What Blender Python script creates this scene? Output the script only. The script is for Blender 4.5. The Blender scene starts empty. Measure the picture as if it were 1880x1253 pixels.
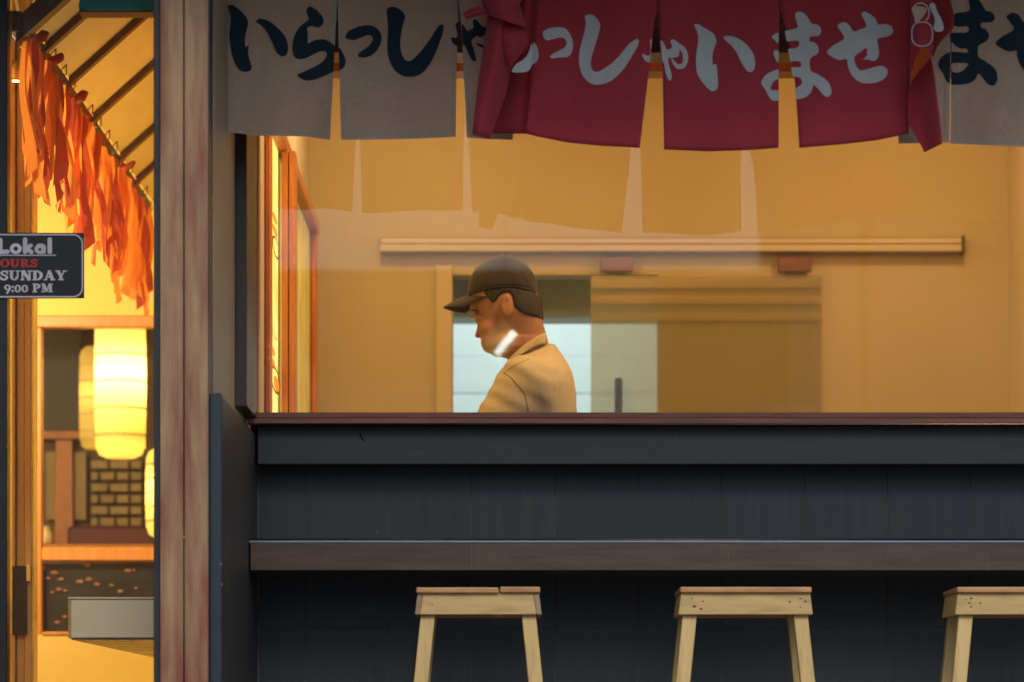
import bpy, bmesh, math, random
import numpy as np
from mathutils import Vector, Matrix
random.seed(7)
R = math.radians
scene = bpy.context.scene
col = scene.collection

# ------------------------------------------------------------------ camera
F, CX, HY, ZC = 6080.0, 940.0, 1350.0, 0.40      # focal length and principal point in photo pixels, lens height
cam_d = bpy.data.cameras.new("camera")
cam = bpy.data.objects.new("camera", cam_d); col.objects.link(cam)
cam.location = (0, 0, ZC); cam.rotation_euler = (R(90), 0, 0)
cam_d.sensor_width = 36.0; cam_d.lens = F / 1880 * 36
cam_d.shift_y = (HY - 626.5) / 1880
cam_d.clip_start = 0.1; cam_d.clip_end = 400
cam_d.dof.use_dof = True; cam_d.dof.focus_distance = 8.6; cam_d.dof.aperture_fstop = 3.4
scene.camera = cam

# ------------------------------------------------------------------ sky, sun, exposure
SUN_EL, SUN_AZ = R(41), R(7)                     # sun behind the camera, to its right
world = bpy.data.worlds.new("World"); scene.world = world; world.use_nodes = True
wn = world.node_tree.nodes; wl = world.node_tree.links
bg = wn["Background"]
sky = wn.new("ShaderNodeTexSky"); sky.sky_type = 'NISHITA'; sky.sun_disc = False
sky.sun_elevation = SUN_EL; sky.sun_rotation = math.pi - SUN_AZ
wl.new(sky.outputs[0], bg.inputs[0]); bg.inputs[1].default_value = 0.12
sun_d = bpy.data.lights.new("sun", 'SUN'); sun = bpy.data.objects.new("sun", sun_d); col.objects.link(sun)
sun_d.energy = 0.85; sun_d.angle = R(22); sun_d.color = (1.0, 0.93, 0.84)
to_sun = Vector((math.sin(SUN_AZ) * math.cos(SUN_EL), -math.cos(SUN_AZ) * math.cos(SUN_EL), math.sin(SUN_EL)))
sun.rotation_euler = to_sun.to_track_quat('Z', 'Y').to_euler()
vs = scene.view_settings
scene.display_settings.display_device = 'sRGB'
vs.view_transform = 'Standard'; vs.look = 'None'; vs.exposure = 0.52; vs.gamma = 1; vs.use_curve_mapping = False
scene.render.engine = 'CYCLES'
scene.cycles.use_denoising = True
scene.cycles.max_bounces = 10; scene.cycles.transparent_max_bounces = 16
scene.cycles.sample_clamp_indirect = 4.0; scene.cycles.caustics_reflective = False; scene.cycles.caustics_refractive = False

# ------------------------------------------------------------------ helpers
def P(px, py, D):
    return Vector(((px - CX) * D / F, D, ZC + (HY - py) * D / F))
def X_(px, D): return (px - CX) * D / F
def Z_(py, D): return ZC + (HY - py) * D / F

def lin(c):
    return tuple(((v / 255 + 0.055) / 1.055) ** 2.4 if v / 255 > 0.04045 else v / 255 / 12.92 for v in c)

def tag(o, label=None, cat=None, group=None, kind=None):
    if label: o['label'] = label
    if cat: o['category'] = cat
    if group: o['group'] = group
    if kind: o['kind'] = kind
    return o

def thing(name, label, cat, loc=(0, 0, 0), group=None, rotz=0.0):
    o = bpy.data.objects.new(name, None); col.objects.link(o)
    o.location = loc; o.rotation_euler = (0, 0, rotz); o.empty_display_size = 0.05
    return tag(o, label, cat, group)

def world_loc(o):
    v = Vector((0, 0, 0))
    while o is not None:
        v += o.location; o = o.parent
    return v

def mesh_obj(name, verts, faces, m, parent=None, smooth=False, loc=None, auto=None):
    me = bpy.data.meshes.new(name)
    off = world_loc(parent) if parent else Vector((0, 0, 0))
    base = Vector(loc) if loc is not None else off
    me.from_pydata([tuple(Vector(v) - base) for v in verts], [], faces)
    me.update()
    if m: me.materials.append(m)
    if smooth:
        for p in me.polygons: p.use_smooth = True
    o = bpy.data.objects.new(name, me); col.objects.link(o)
    if parent: o.parent = parent
    o.location = base - off
    return o

def bm_obj(name, bm, m, parent=None, smooth=False):
    bmesh.ops.recalc_face_normals(bm, faces=bm.faces)
    vs_ = [v.co.copy() for v in bm.verts]
    bm.verts.index_update()
    fs_ = [[v.index for v in f.verts] for f in bm.faces]
    bm.free()
    return mesh_obj(name, vs_, fs_, m, parent, smooth)

def add_box(bm, x0, x1, y0, y1, z0, z1, bev=0.0015, seg=1):
    b = bmesh.new()
    bmesh.ops.create_cube(b, size=1)
    for v in b.verts:
        v.co = Vector(((x0 + x1) / 2 + v.co.x * (x1 - x0), (y0 + y1) / 2 + v.co.y * (y1 - y0), (z0 + z1) / 2 + v.co.z * (z1 - z0)))
    if bev > 0:
        bmesh.ops.bevel(b, geom=list(b.edges), offset=bev, segments=seg, profile=0.5, affect='EDGES')
    tmp = bpy.data.meshes.new("tmp"); b.to_mesh(tmp); b.free(); bm.from_mesh(tmp); bpy.data.meshes.remove(tmp)

def box(name, x0, x1, y0, y1, z0, z1, m, parent=None, bev=0.0015, seg=1):
    bm = bmesh.new(); add_box(bm, x0, x1, y0, y1, z0, z1, bev, seg)
    return bm_obj(name, bm, m, parent)

def prism(name, poly, axis_pts, m, parent=None, bev=0.0):
    """poly: list of 3D points of the near face (planar), axis_pts: extrusion vector"""
    bm = bmesh.new(); ex = Vector(axis_pts)
    a = [bm.verts.new(p) for p in poly]; b = [bm.verts.new(Vector(p) + ex) for p in poly]
    bm.faces.new(a); bm.faces.new(list(reversed(b)))
    n = len(poly)
    for i in range(n): bm.faces.new([a[(i + 1) % n], a[i], b[i], b[(i + 1) % n]])
    bmesh.ops.recalc_face_normals(bm, faces=bm.faces)
    if bev > 0: bmesh.ops.bevel(bm, geom=list(bm.edges), offset=bev, segments=1, affect='EDGES')
    return bm_obj(name, bm, m, parent)

def tube(pts, r, n=8, close=False, caps=True):
    """returns verts, faces of a tube through pts; r may be a list"""
    pts = [Vector(p) for p in pts]; V = []; Fc = []
    k = len(pts); up0 = None
    for i, p in enumerate(pts):
        if close: t = (pts[(i + 1) % k] - pts[i - 1]).normalized()
        else: t = (pts[min(i + 1, k - 1)] - pts[max(i - 1, 0)]).normalized()
        ref = up0 if up0 is not None else (Vector((0, 0, 1)) if abs(t.z) < 0.9 else Vector((1, 0, 0)))
        a = (ref - t * ref.dot(t)).normalized(); up0 = a; b = t.cross(a)
        rr = r[i] if isinstance(r, (list, tuple)) else r
        for j in range(n):
            th = 2 * math.pi * j / n
            V.append(p + a * math.cos(th) * rr + b * math.sin(th) * rr)
    for i in range(k if close else k - 1):
        for j in range(n):
            i2 = (i + 1) % k
            Fc.append([i * n + j, i * n + (j + 1) % n, i2 * n + (j + 1) % n, i2 * n + j])
    if caps and not close:
        Fc.append(list(range(n))[::-1]); Fc.append([(k - 1) * n + j for j in range(n)])
    return V, Fc

def tube_obj(name, pts, r, m, parent=None, n=8, close=False):
    v, f = tube(pts, r, n, close)
    return mesh_obj(name, v, f, m, parent, smooth=True)

PI = math.pi
def lathe(name, prof, cx_, cy_, m, parent=None, n=28, smooth=True):
    V = [(cx_ + r_ * math.cos(2 * PI * k / n), cy_ + r_ * math.sin(2 * PI * k / n), z) for r_, z in prof for k in range(n)]
    Fc = [[j * n + k, j * n + (k + 1) % n, (j + 1) * n + (k + 1) % n, (j + 1) * n + k] for j in range(len(prof) - 1) for k in range(n)]
    return mesh_obj(name, V, Fc, m, parent, smooth=smooth)

# ------------------------------------------------------------------ materials
def nm(name):
    m = bpy.data.materials.new(name); m.use_nodes = True
    nt = m.node_tree; return m, nt, nt.nodes["Principled BSDF"], nt.nodes["Material Output"]

def mat(name, c, c2=None, rough=0.6, scale=(6, 6, 6), detail=6, bump=0.0, bump_scale=None, metal=0.0, spec=0.5, contrast=(0.35, 0.65), dist=0.002, c3=None, coat=0.0):
    m, nt, bs, out = nm(name)
    bs.inputs["Roughness"].default_value = rough; bs.inputs["Metallic"].default_value = metal
    bs.inputs["Specular IOR Level"].default_value = spec
    if coat: bs.inputs["Coat Weight"].default_value = coat; bs.inputs["Coat Roughness"].default_value = 0.15
    tc = nt.nodes.new("ShaderNodeTexCoord"); mp = nt.nodes.new("ShaderNodeMapping")
    mp.inputs["Scale"].default_value = scale; nt.links.new(tc.outputs["Object"], mp.inputs[0])
    nz = nt.nodes.new("ShaderNodeTexNoise"); nz.inputs["Detail"].default_value = detail; nz.inputs["Scale"].default_value = 1.0
    nz.inputs["Roughness"].default_value = 0.62
    nt.links.new(mp.outputs[0], nz.inputs["Vector"])
    oi = nt.nodes.new("ShaderNodeObjectInfo")
    if c2 is None: c2 = tuple(v * 0.8 for v in c)
    cr = nt.nodes.new("ShaderNodeValToRGB")
    cr.color_ramp.elements[0].position = contrast[0]; cr.color_ramp.elements[1].position = contrast[1]
    cr.color_ramp.elements[0].color = (*c2, 1); cr.color_ramp.elements[1].color = (*c, 1)
    if c3 is not None:
        e = cr.color_ramp.elements.new((contrast[0] + contrast[1]) / 2); e.color = (*c3, 1)
    nt.links.new(nz.outputs["Fac"], cr.inputs[0])
    # per-object tone shift
    hsv = nt.nodes.new("ShaderNodeHueSaturation"); mr = nt.nodes.new("ShaderNodeMapRange")
    mr.inputs["To Min"].default_value = 0.9; mr.inputs["To Max"].default_value = 1.1
    nt.links.new(oi.outputs["Random"], mr.inputs[0]); nt.links.new(mr.outputs[0], hsv.inputs["Value"])
    nt.links.new(cr.outputs[0], hsv.inputs["Color"]); nt.links.new(hsv.outputs[0], bs.inputs["Base Color"])
    rr = nt.nodes.new("ShaderNodeMapRange"); rr.inputs["To Min"].default_value = max(0.02, rough - 0.1); rr.inputs["To Max"].default_value = min(1, rough + 0.12)
    nt.links.new(nz.outputs["Fac"], rr.inputs[0]); nt.links.new(rr.outputs[0], bs.inputs["Roughness"])
    if bump:
        src = nz.outputs["Fac"]
        if bump_scale:
            mp2 = nt.nodes.new("ShaderNodeMapping"); mp2.inputs["Scale"].default_value = bump_scale
            nt.links.new(tc.outputs["Object"], mp2.inputs[0])
            n2 = nt.nodes.new("ShaderNodeTexNoise"); n2.inputs["Scale"].default_value = 1; n2.inputs["Detail"].default_value = 4
            nt.links.new(mp2.outputs[0], n2.inputs["Vector"]); src = n2.outputs["Fac"]
        b = nt.nodes.new("ShaderNodeBump"); b.inputs["Strength"].default_value = bump; b.inputs["Distance"].default_value = dist
        nt.links.new(src, b.inputs["Height"]); nt.links.new(b.outputs[0], bs.inputs["Normal"])
    return m

def glass(name, tint=(1, 1, 1), diffuse=0.0, dcol=(0.8, 0.8, 0.8), rough=0.0, ior=1.5):
    m, nt, bs, out = nm(name); nt.nodes.remove(bs)
    tr = nt.nodes.new("ShaderNodeBsdfTransparent"); tr.inputs[0].default_value = (*tint, 1)
    gl = nt.nodes.new("ShaderNodeBsdfGlossy"); gl.inputs["Roughness"].default_value = rough; gl.inputs[0].default_value = (1, 1, 1, 1)
    fr = nt.nodes.new("ShaderNodeFresnel")            # the pane does not bend light, so the index stays the same on both faces
    ge = nt.nodes.new("ShaderNodeNewGeometry"); mr = nt.nodes.new("ShaderNodeMapRange")
    mr.inputs["To Min"].default_value = ior; mr.inputs["To Max"].default_value = 1 / ior
    nt.links.new(ge.outputs["Backfacing"], mr.inputs[0]); nt.links.new(mr.outputs[0], fr.inputs[0])
    mx = nt.nodes.new("ShaderNodeMixShader"); nt.links.new(fr.outputs[0], mx.inputs[0])
    last = tr
    if diffuse > 0:
        df = nt.nodes.new("ShaderNodeBsdfDiffuse"); df.inputs[0].default_value = (*dcol, 1)
        tl = nt.nodes.new("ShaderNodeBsdfTranslucent"); tl.inputs[0].default_value = (*dcol, 1)
        m0 = nt.nodes.new("ShaderNodeMixShader"); m0.inputs[0].default_value = 0.5
        nt.links.new(df.outputs[0], m0.inputs[1]); nt.links.new(tl.outputs[0], m0.inputs[2])
        m1 = nt.nodes.new("ShaderNodeMixShader"); m1.inputs[0].default_value = diffuse
        nt.links.new(tr.outputs[0], m1.inputs[1]); nt.links.new(m0.outputs[0], m1.inputs[2]); last = m1
    nt.links.new(last.outputs[0], mx.inputs[1]); nt.links.new(gl.outputs[0], mx.inputs[2])
    nt.links.new(mx.outputs[0], out.inputs[0])
    return m

def cloth(name, c, trans=0.25, c2=None, weave=900, tcol=None):
    m, nt, bs, out = nm(name)
    tc = nt.nodes.new("ShaderNodeTexCoord")
    nz = nt.nodes.new("ShaderNodeTexNoise"); nz.inputs["Scale"].default_value = 5; nz.inputs["Detail"].default_value = 5
    nt.links.new(tc.outputs["Object"], nz.inputs["Vector"])
    cr = nt.nodes.new("ShaderNodeValToRGB"); cr.color_ramp.elements[0].position = 0.3; cr.color_ramp.elements[1].position = 0.7
    c2 = c2 or tuple(v * 0.86 for v in c)
    cr.color_ramp.elements[0].color = (*c2, 1); cr.color_ramp.elements[1].color = (*c, 1)
    nt.links.new(nz.outputs["Fac"], cr.inputs[0])
    mp = nt.nodes.new("ShaderNodeMapping"); mp.inputs["Scale"].default_value = (1, 0.2, 1)
    nt.links.new(tc.outputs["Object"], mp.inputs[0])
    wv = nt.nodes.new("ShaderNodeTexNoise"); wv.inputs["Scale"].default_value = weave * 0.35; wv.inputs["Detail"].default_value = 2
    nt.links.new(mp.outputs[0], wv.inputs["Vector"])
    mixc = nt.nodes.new("ShaderNodeMixRGB"); mixc.blend_type = 'MULTIPLY'; mixc.inputs[0].default_value = 0.35
    nt.links.new(cr.outputs[0], mixc.inputs[1]); nt.links.new(wv.outputs["Fac"], mixc.inputs[2])
    b = nt.nodes.new("ShaderNodeBump"); b.inputs["Strength"].default_value = 0.35; b.inputs["Distance"].default_value = 0.0006
    nt.links.new(wv.outputs["Fac"], b.inputs["Height"])
    mw = nt.nodes.new("ShaderNodeMapping"); mw.inputs["Scale"].default_value = (1, .3, .55); mw.inputs["Rotation"].default_value = (0, .5, 0)
    nt.links.new(tc.outputs["Object"], mw.inputs[0])
    wr = nt.nodes.new("ShaderNodeTexNoise"); wr.inputs["Scale"].default_value = 13; wr.inputs["Detail"].default_value = 3; wr.inputs["Distortion"].default_value = 1.2
    nt.links.new(mw.outputs[0], wr.inputs["Vector"])
    b2 = nt.nodes.new("ShaderNodeBump"); b2.inputs["Strength"].default_value = 0.45; b2.inputs["Distance"].default_value = 0.010
    nt.links.new(wr.outputs["Fac"], b2.inputs["Height"]); nt.links.new(b2.outputs[0], b.inputs["Normal"])
    bs.inputs["Roughness"].default_value = 0.9; bs.inputs["Specular IOR Level"].default_value = 0.15
    bs.inputs["Sheen Weight"].default_value = 0.15
    nt.links.new(mixc.outputs[0], bs.inputs["Base Color"]); nt.links.new(b.outputs[0], bs.inputs["Normal"])
    if trans > 0:
        tl = nt.nodes.new("ShaderNodeBsdfTranslucent")
        if tcol: tl.inputs[0].default_value = (*tcol, 1)
        else: nt.links.new(mixc.outputs[0], tl.inputs[0])
        mx = nt.nodes.new("ShaderNodeMixShader"); mx.inputs[0].default_value = trans
        nt.links.new(bs.outputs[0], mx.inputs[1]); nt.links.new(tl.outputs[0], mx.inputs[2]); nt.links.new(mx.outputs[0], out.inputs[0])
    return m

def emit(name, c, s):
    m, nt, bs, out = nm(name)
    bs.inputs["Base Color"].default_value = (*c, 1); bs.inputs["Emission Color"].default_value = (*c, 1); bs.inputs["Emission Strength"].default_value = s
    return m

GRAINV = (60, 60, 5); GRAINH = (5, 60, 60)
M = {}
M['ground'] = mat("paving", (.20, .19, .18), (.13, .125, .12), 0.75, (3, 3, 3), bump=0.3)
M['plank'] = mat("weathered_plank", (.40, .235, .115), (.23, .075, .032), 0.55, (22, 22, 2.6), detail=8, bump=0.35, bump_scale=(140, 140, 9), contrast=(.38, .62), c3=(.30, .16, .08))
M['pillar_dark'] = mat("painted_black_blue", (.018, .024, .030), (.010, .014, .018), 0.5, (20, 20, 6), bump=0.2)
M['slab_dark'] = mat("dark_blue_board", (.022, .036, .048), (.014, .024, .034), 0.55, (20, 20, 4), bump=0.2)
M['lining'] = mat("brushed_wood_lining", (.46, .38, .27), (.26, .20, .135), 0.5, (70, 70, 3.5), detail=8, bump=0.25, contrast=(.3, .7))
M['lining_dark'] = mat("dark_lining", (.060, .058, .055), (.034, .034, .034), 0.45, (50, 50, 3), bump=0.25)
M['frame_dark'] = mat("dark_brown_frame", (.055, .040, .034), (.040, .028, .025), 0.38, GRAINV, bump=0.15)
M['frame_brown'] = mat("brown_frame", (.26, .11, .065), (.18, .075, .045), 0.32, GRAINH, bump=0.15)
M['frame_orange'] = mat("orange_wood_frame", (.78, .27, .07), (.58, .17, .04), 0.35, GRAINV, bump=0.15)
M['tile'] = mat("charcoal_tile", (.030, .036, .042), (.020, .026, .032), 0.42, (90, 90, 5), detail=8, bump=0.25, bump_scale=(260, 260, 16), contrast=(.3, .7), dist=0.0008)
M['grout'] = mat("grout", (.17, .17, .165), (.12, .12, .12), 0.85, (60, 60, 60))
M['band'] = mat("charcoal_band", (.030, .036, .041), (.023, .029, .034), 0.45, (6, 60, 60), bump=0.2)
M['ledge'] = mat("ledge_wood_tile", (.100, .062, .040), (.056, .034, .023), 0.5, (7, 70, 70), detail=8, bump=0.2, contrast=(.3, .7), c3=(.072, .047, .034))
M['ledge_under'] = mat("ledge_underside", (.07, .08, .08), (.05, .06, .06), 0.6, (10, 10, 10))
M['steel'] = mat("brushed_steel", (.055, .068, .09), (.04, .05, .065), 0.34, (4, 200, 200), metal=1.0, bump=0.1)
M['wood_stool'] = mat("pale_pine", (.72, .50, .195), (.50, .33, .135), 0.5, (9, 60, 60), detail=8, bump=0.2, contrast=(.3, .7), c3=(.66, .45, .17))
M['wood_stool_v'] = mat("pale_pine_leg", (.72, .50, .195), (.46, .30, .125), 0.5, (60, 60, 7), detail=8, bump=0.2, contrast=(.3, .7), c3=(.66, .45, .17))
M['wood_stool_dark'] = mat("pine_end_grain", (.42, .30, .19), (.34, .23, .14), 0.6, (80, 80, 80), bump=0.2)
M['wood_seat'] = mat("worn_seat_board", (.62, .34, .13), (.42, .20, .08), 0.45, (9, 60, 60), detail=8, bump=0.2)
M['nail'] = mat("dark_stain", (.10, .065, .04), (.05, .03, .02), 0.8, (200, 200, 200))
M['wall_in'] = mat("tan_wall", (.62, .50, .27), (.56, .45, .235), 0.8, (1.4, 1.4, .5), bump=0.1)
M['wall_cream'] = mat("cream_wall", (.78, .66, .46), (.72, .60, .40), 0.8, (2, 2, 2))
M['wall_out'] = mat("beige_render", (.70, .46, .28), (.60, .38, .22), 0.85, (8, 8, 8), bump=0.3)
M['yellow_wall'] = mat("yellow_wall", (.80, .58, .13), (.72, .50, .10), 0.7, (2, 2, 2))
M['roof_cream'] = mat("cream_board", (.93, .88, .72), (.86, .80, .64), 0.6, (10, 3, 10), bump=0.1)
M['rafter'] = mat("brown_rafter", (.16, .085, .05), (.10, .05, .03), 0.5, (20, 20, 20), bump=0.2)
M['orange_wood'] = mat("orange_joinery", (.62, .26, .045), (.48, .18, .03), 0.35, (30, 30, 4), bump=0.15)
M['tan_wood'] = mat("tan_joinery", (.55, .33, .10), (.42, .23, .06), 0.4, (50, 50, 3), bump=0.15, contrast=(.3, .7))
M['black'] = mat("black_frame", (.015, .015, .016), (.010, .010, .011), 0.4, (20, 20, 20))
M['white_lam'] = mat("white_laminate", (.66, .54, .34), (.62, .50, .31), 0.45, (3, 3, 3))
M['floor_in'] = mat("brown_floor", (.25, .17, .10), (.18, .12, .07), 0.5, (3, 3, 3))
M['ceiling'] = mat("ceiling_board", (.70, .62, .48), (.66, .58, .44), 0.8, (3, 3, 3))
M['glass'] = glass("window_glass", diffuse=.010, ior=1.32)
M['cream_cloth'] = cloth("cream_cloth", (.98, .74, .52), 0.24)
M['cream_hem'] = cloth("cream_hem", (.84, .66, .50), 0.10)
M['red_cloth'] = cloth("crimson_cloth", (.70, .08, .105), 0.20, tcol=(.75, .10, .06))
M['navy_print'] = cloth("navy_print", (.030, .055, .075), 0.0)
M['white_print'] = cloth("white_print", (.84, .85, .78), 0.08)
M['teal'] = cloth("teal_cloth", (.09, .60, .54), 0.1)
M['orange_cloth'] = cloth("orange_ribbon", (1.0, .38, .07), 0.55, c2=(.92, .26, .04))
M['deep_red_cloth'] = cloth("deep_red_ribbon", (.62, .10, .04), 0.35)
M['shirt'] = cloth("mustard_shirt", (.92, .76, .48), 0.0, weave=1400)
M['cap'] = cloth("brown_cap", (.072, .056, .046), 0.0, weave=1400)
M['trousers'] = cloth("dark_trousers", (.03, .03, .035), 0.0)

# ------------------------------------------------------------------ ground and shells
def sheet(name, x0, x1, y0, y1, z, m):
    o = mesh_obj(name, [(x0, y0, z), (x1, y0, z), (x1, y1, z), (x0, y1, z)], [[0, 1, 2, 3]], m)
    return tag(o, kind='structure')
sheet("ground", -150, 150, -200, 150, -0.004, M['ground'])
sheet("pavement", -12, 12, 2.0, 8.5, 0.004, M['ground'])
sheet("floor", -4.0, 3.4, 8.53, 14.0, 0.012, M['floor_in'])
tag(box("ceiling", -4.0, 3.4, 8.62, 14.1, 2.80, 2.86, M['ceiling'], bev=0), kind='structure')

# main tiled facade wall under the window
XL, XR = -0.651, 3.2
wall = thing("tiled_wall", "charcoal tiled wall under the long shop window, behind the stools", "wall", (1.2, 8.5, 0))
box("backing", XL - .02, XR, 8.4975, 8.62, 0.0, Z_(778, 8.5), M['grout'], wall, bev=0)
joints = [561 + 152.6 * i for i in range(-1, 15)]
joints[0] = 475
zrow = [Z_(853, 8.5), Z_(1153, 8.5), Z_(1453, 8.5), 0.0]
tile_mesh = {}
for r_ in range(3):
    for i in range(len(joints) - 1):
        x0, x1 = X_(joints[i], 8.5), X_(joints[i + 1], 8.5)
        g = 0.0007
        jit = random.uniform(0, 0.0006)
        box("tile", x0 + g, x1 - g, 8.4955 + jit, 8.5055, zrow[r_ + 1] + g, zrow[r_] - g, M['tile'], wall, bev=0.0006)
bd = [472, 2900]
for i in range(1):
    box("trim_band", X_(bd[i], 8.40) + .0006, X_(bd[i + 1], 8.40) - .0006, 8.40, 8.4945, Z_(853, 8.40), Z_(781.5, 8.40), M['band'], wall, bev=0.002)

# counter ledge
led = thing("counter_ledge", "narrow wood look counter ledge with steel nosing along the dark tiled wall", "counter", (1.2, 8.35, Z_(1048, 8.2)))
lj = [459, 866, 1338, 1814, 2290, 2770, 3200]
for i in range(len(lj) - 1):
    box("ledge_panel", X_(lj[i], 8.2) + .0008, X_(lj[i + 1], 8.2) - .0008, 8.2, 8.214, Z_(1047.5, 8.2), Z_(997, 8.2), M['ledge'], led, bev=0.001)
box("ledge_joint", X_(460, 8.2), X_(3200, 8.2), 8.2010, 8.213, Z_(1047, 8.2), Z_(998, 8.2), M['grout'], led, bev=0)
box("ledge_core", X_(459, 8.2), X_(3200, 8.2), 8.2142, 8.4945, Z_(1047.4, 8.2), Z_(992, 8.2), M['ledge_under'], led, bev=0.001)
# steel nosing : quarter round
prof = []
r0 = 0.0115; yc, zc = 8.2 - 0.001 + r0, Z_(998, 8.2) + 0.001
for k in range(7):
    a = math.pi + k * (math.pi / 2) / 6
    prof.append((yc + r0 * math.cos(a), zc + r0 * -math.sin(a)))
prof += [(yc + .012, zc + r0), (yc + .012, zc)]
vv = []; nP = len(prof)
for x in (X_(457, 8.2), X_(3200, 8.2)):
    vv += [(x, p[0], p[1]) for p in prof]
ff = [[i, (i + 1) % nP, nP + (i + 1) % nP, nP + i] for i in range(nP)] + [list(range(nP))[::-1], list(range(nP, 2 * nP))]
mesh_obj("steel_nosing", vv, ff, M['steel'], led)

# window : frame, rails, pane
win = thing("shop_window", "long brown framed shop window onto the warm kitchen", "window", (1.2, 8.42, Z_(780, 8.4)))
box("frame", -0.677, -0.6485, 8.10, 8.44, 1.204, 2.55, M['frame_dark'], win, bev=0.002)
box("frame", -0.6575, -0.6455, 8.4405, 8.50, 1.212, 2.30, M['frame_orange'], win, bev=0.0015)
box("rail", -0.664, XR, 8.40, 8.50, Z_(768, 8.40), Z_(757.5, 8.40), M['frame_brown'], win, bev=0.0015)
box("rail", -0.668, XR, 8.36, 8.50, Z_(778, 8.36), Z_(768.3, 8.36), M['frame_brown'], win, bev=0.0015)
# orange metal strip added for the light glint along the lower edge
v, f = tube([(-0.668, 8.362, Z_(779, 8.36)), (XR, 8.362, Z_(779, 8.36))], 0.0022, 8)
M['edge_glint'] = mat("glint_edge", (.55, .32, .20), (.45, .26, .16), 0.18, (4, 80, 80), metal=1.0)
mesh_obj("glint_bead", v, f, M['edge_glint'], win, smooth=True)
box("rail", -0.66, XR, 8.37, 8.50, Z_(97, 8.37), Z_(40, 8.37), M['frame_brown'], win, bev=0.002)
box("pane", -0.652, XR, 8.447, 8.453, Z_(762, 8.45), Z_(80, 8.45), M['glass'], win, bev=0)
# wall above the window and eave
up = thing("upper_wall", "beige wall above the shop window behind the hanging curtains", "wall", (1.2, 8.5, Z_(38, 8.4)))
box("wall", -0.66, XR, 8.44, 8.60, Z_(39.5, 8.37), 3.4, M['wall_out'], up, bev=0)
box("lintel", -0.64, XR - .1, 8.62, 8.72, Z_(131, 8.62), Z_(104, 8.62), M['frame_orange'], up, bev=0.003)
ev = thing("eave", "dark timber eave projecting over the shop front", "roof", (0, 7.6, 2.5))
box("soffit", -4.2, 4.2, 6.86, 8.44, 2.56, 2.60, M['lining_dark'], ev, bev=0.003)
box("fascia", -4.2, 4.2, 6.80, 6.858, 2.50, 2.72, M['lining_dark'], ev, bev=0.003)

# wooden pillar
pil = thing("wooden_pillar", "weathered two plank timber pillar left of the shop window", "pillar", (-.73, 7.43, 0))
D = 7.4
box("side_board", X_(281.5, D), X_(293.5, D), D + .004, D + .09, 0, 2.5, M['pillar_dark'], pil, bev=0.002)
box("plank", X_(294, D), X_(336.3, D), D, D + .05, 0, 2.5, M['plank'], pil, bev=0.0015)
box("plank", X_(338.7, D), X_(382.5, D), D, D + .05, 0, 2.5, M['plank'], pil, bev=0.0015)
box("core", X_(294, D), X_(382, D), D + .0505, D + .12, 0, 2.5, M['pillar_dark'], pil, bev=0)
box("corner_bead", X_(382.9, D), X_(384.3, D), D + .001, D + .04, 0, 2.5, M['steel'], pil, bev=0.0003)
v, f = tube([P(337.5, 985, D - .001), P(337.5, 988, D - .001), P(337.5, 991.5, D - .001)], [.002, .0038, .002], 8)
mesh_obj("knot", v, f, M['plank'], pil, smooth=True)

# side return between pillar and window
ret = thing("side_return", "narrow wood lined wall return between the pillar and the window", "wall", (-.69, 8.0, 0))
box("lining", -0.72, -0.677, 7.522, 8.62, 1.166, 2.56, M['lining'], ret, bev=0)
box("cladding", -0.72, -0.652, 7.462, 8.4945, 0.0, 1.164, M['lining_dark'], ret, bev=0.002)
box("end_board", -0.6768, -0.6515, 7.42, 7.46, 0.0, 1.166, M['slab_dark'], ret, bev=0.0015)

M['speck'] = mat("pale_speck", (.6, .6, .58), (.5, .5, .48), .7)
for px, py, D0, par, w in ((568, 783, 8.3995, wall, .0016), (693, 978, 8.4952, wall, .0014), (406, 1036, 7.4195, ret, .0018), (407, 1073, 7.4195, ret, .0014), (385, 770, 7.4195, ret, .0012)):
    c = P(px, py, D0)
    box("paint_speck", c.x - w / 2, c.x + w / 2, D0 - .0006, D0 + .001, c.z - w, c.z + w, M['speck'], par, bev=0)
v, f = tube([P(661, 793, 8.3995), P(662, 800, 8.3995), P(666, 807, 8.3995), P(671, 811, 8.3995)], [.001, .003, .002, .0006], 6)
M['scuff'] = mat("dark_scuff", (.015, .016, .017), (.01, .01, .01), .8)
mesh_obj("scuff", v, f, M['scuff'], wall, smooth=True)
rs = random.Random(5)
for k in range(26):                                  # shoe and knock marks on the ledge face and the band
    onb = k % 2
    px = rs.uniform(500, 1860); py = rs.uniform(1002, 1044) if onb else rs.uniform(786, 848)
    D0 = 8.1998 if onb else 8.3998
    c = P(px, py, D0); L_ = rs.uniform(.003, .012); a_ = rs.uniform(-.5, .5)
    e_ = Vector((math.cos(a_) * L_, 0, math.sin(a_) * L_))
    v, f = tube([c - e_, c, c + e_], [.0002, .0005, .0002], 4)
    mesh_obj("scratch", v, f, M['grout'] if rs.random() < .5 else M['scuff'], led if onb else wall)

# ------------------------------------------------------------------ stools
def leg_verts(bm, a, b, w, d):
    """slanted square leg from a(top centre) to b(bottom centre)"""
    vs_ = []
    for p in (a, b):
        for sx, sy in ((-1, -1), (1, -1), (1, 1), (-1, 1)):
            vs_.append(bm.verts.new((p[0] + sx * w / 2, p[1] + sy * d / 2, p[2])))
    for q in ([0, 1, 2, 3], [7, 6, 5, 4], [0, 4, 5, 1], [1, 5, 6, 2], [2, 6, 7, 3], [3, 7, 4, 0]):
        bm.faces.new([vs_[i] for i in q])

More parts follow.
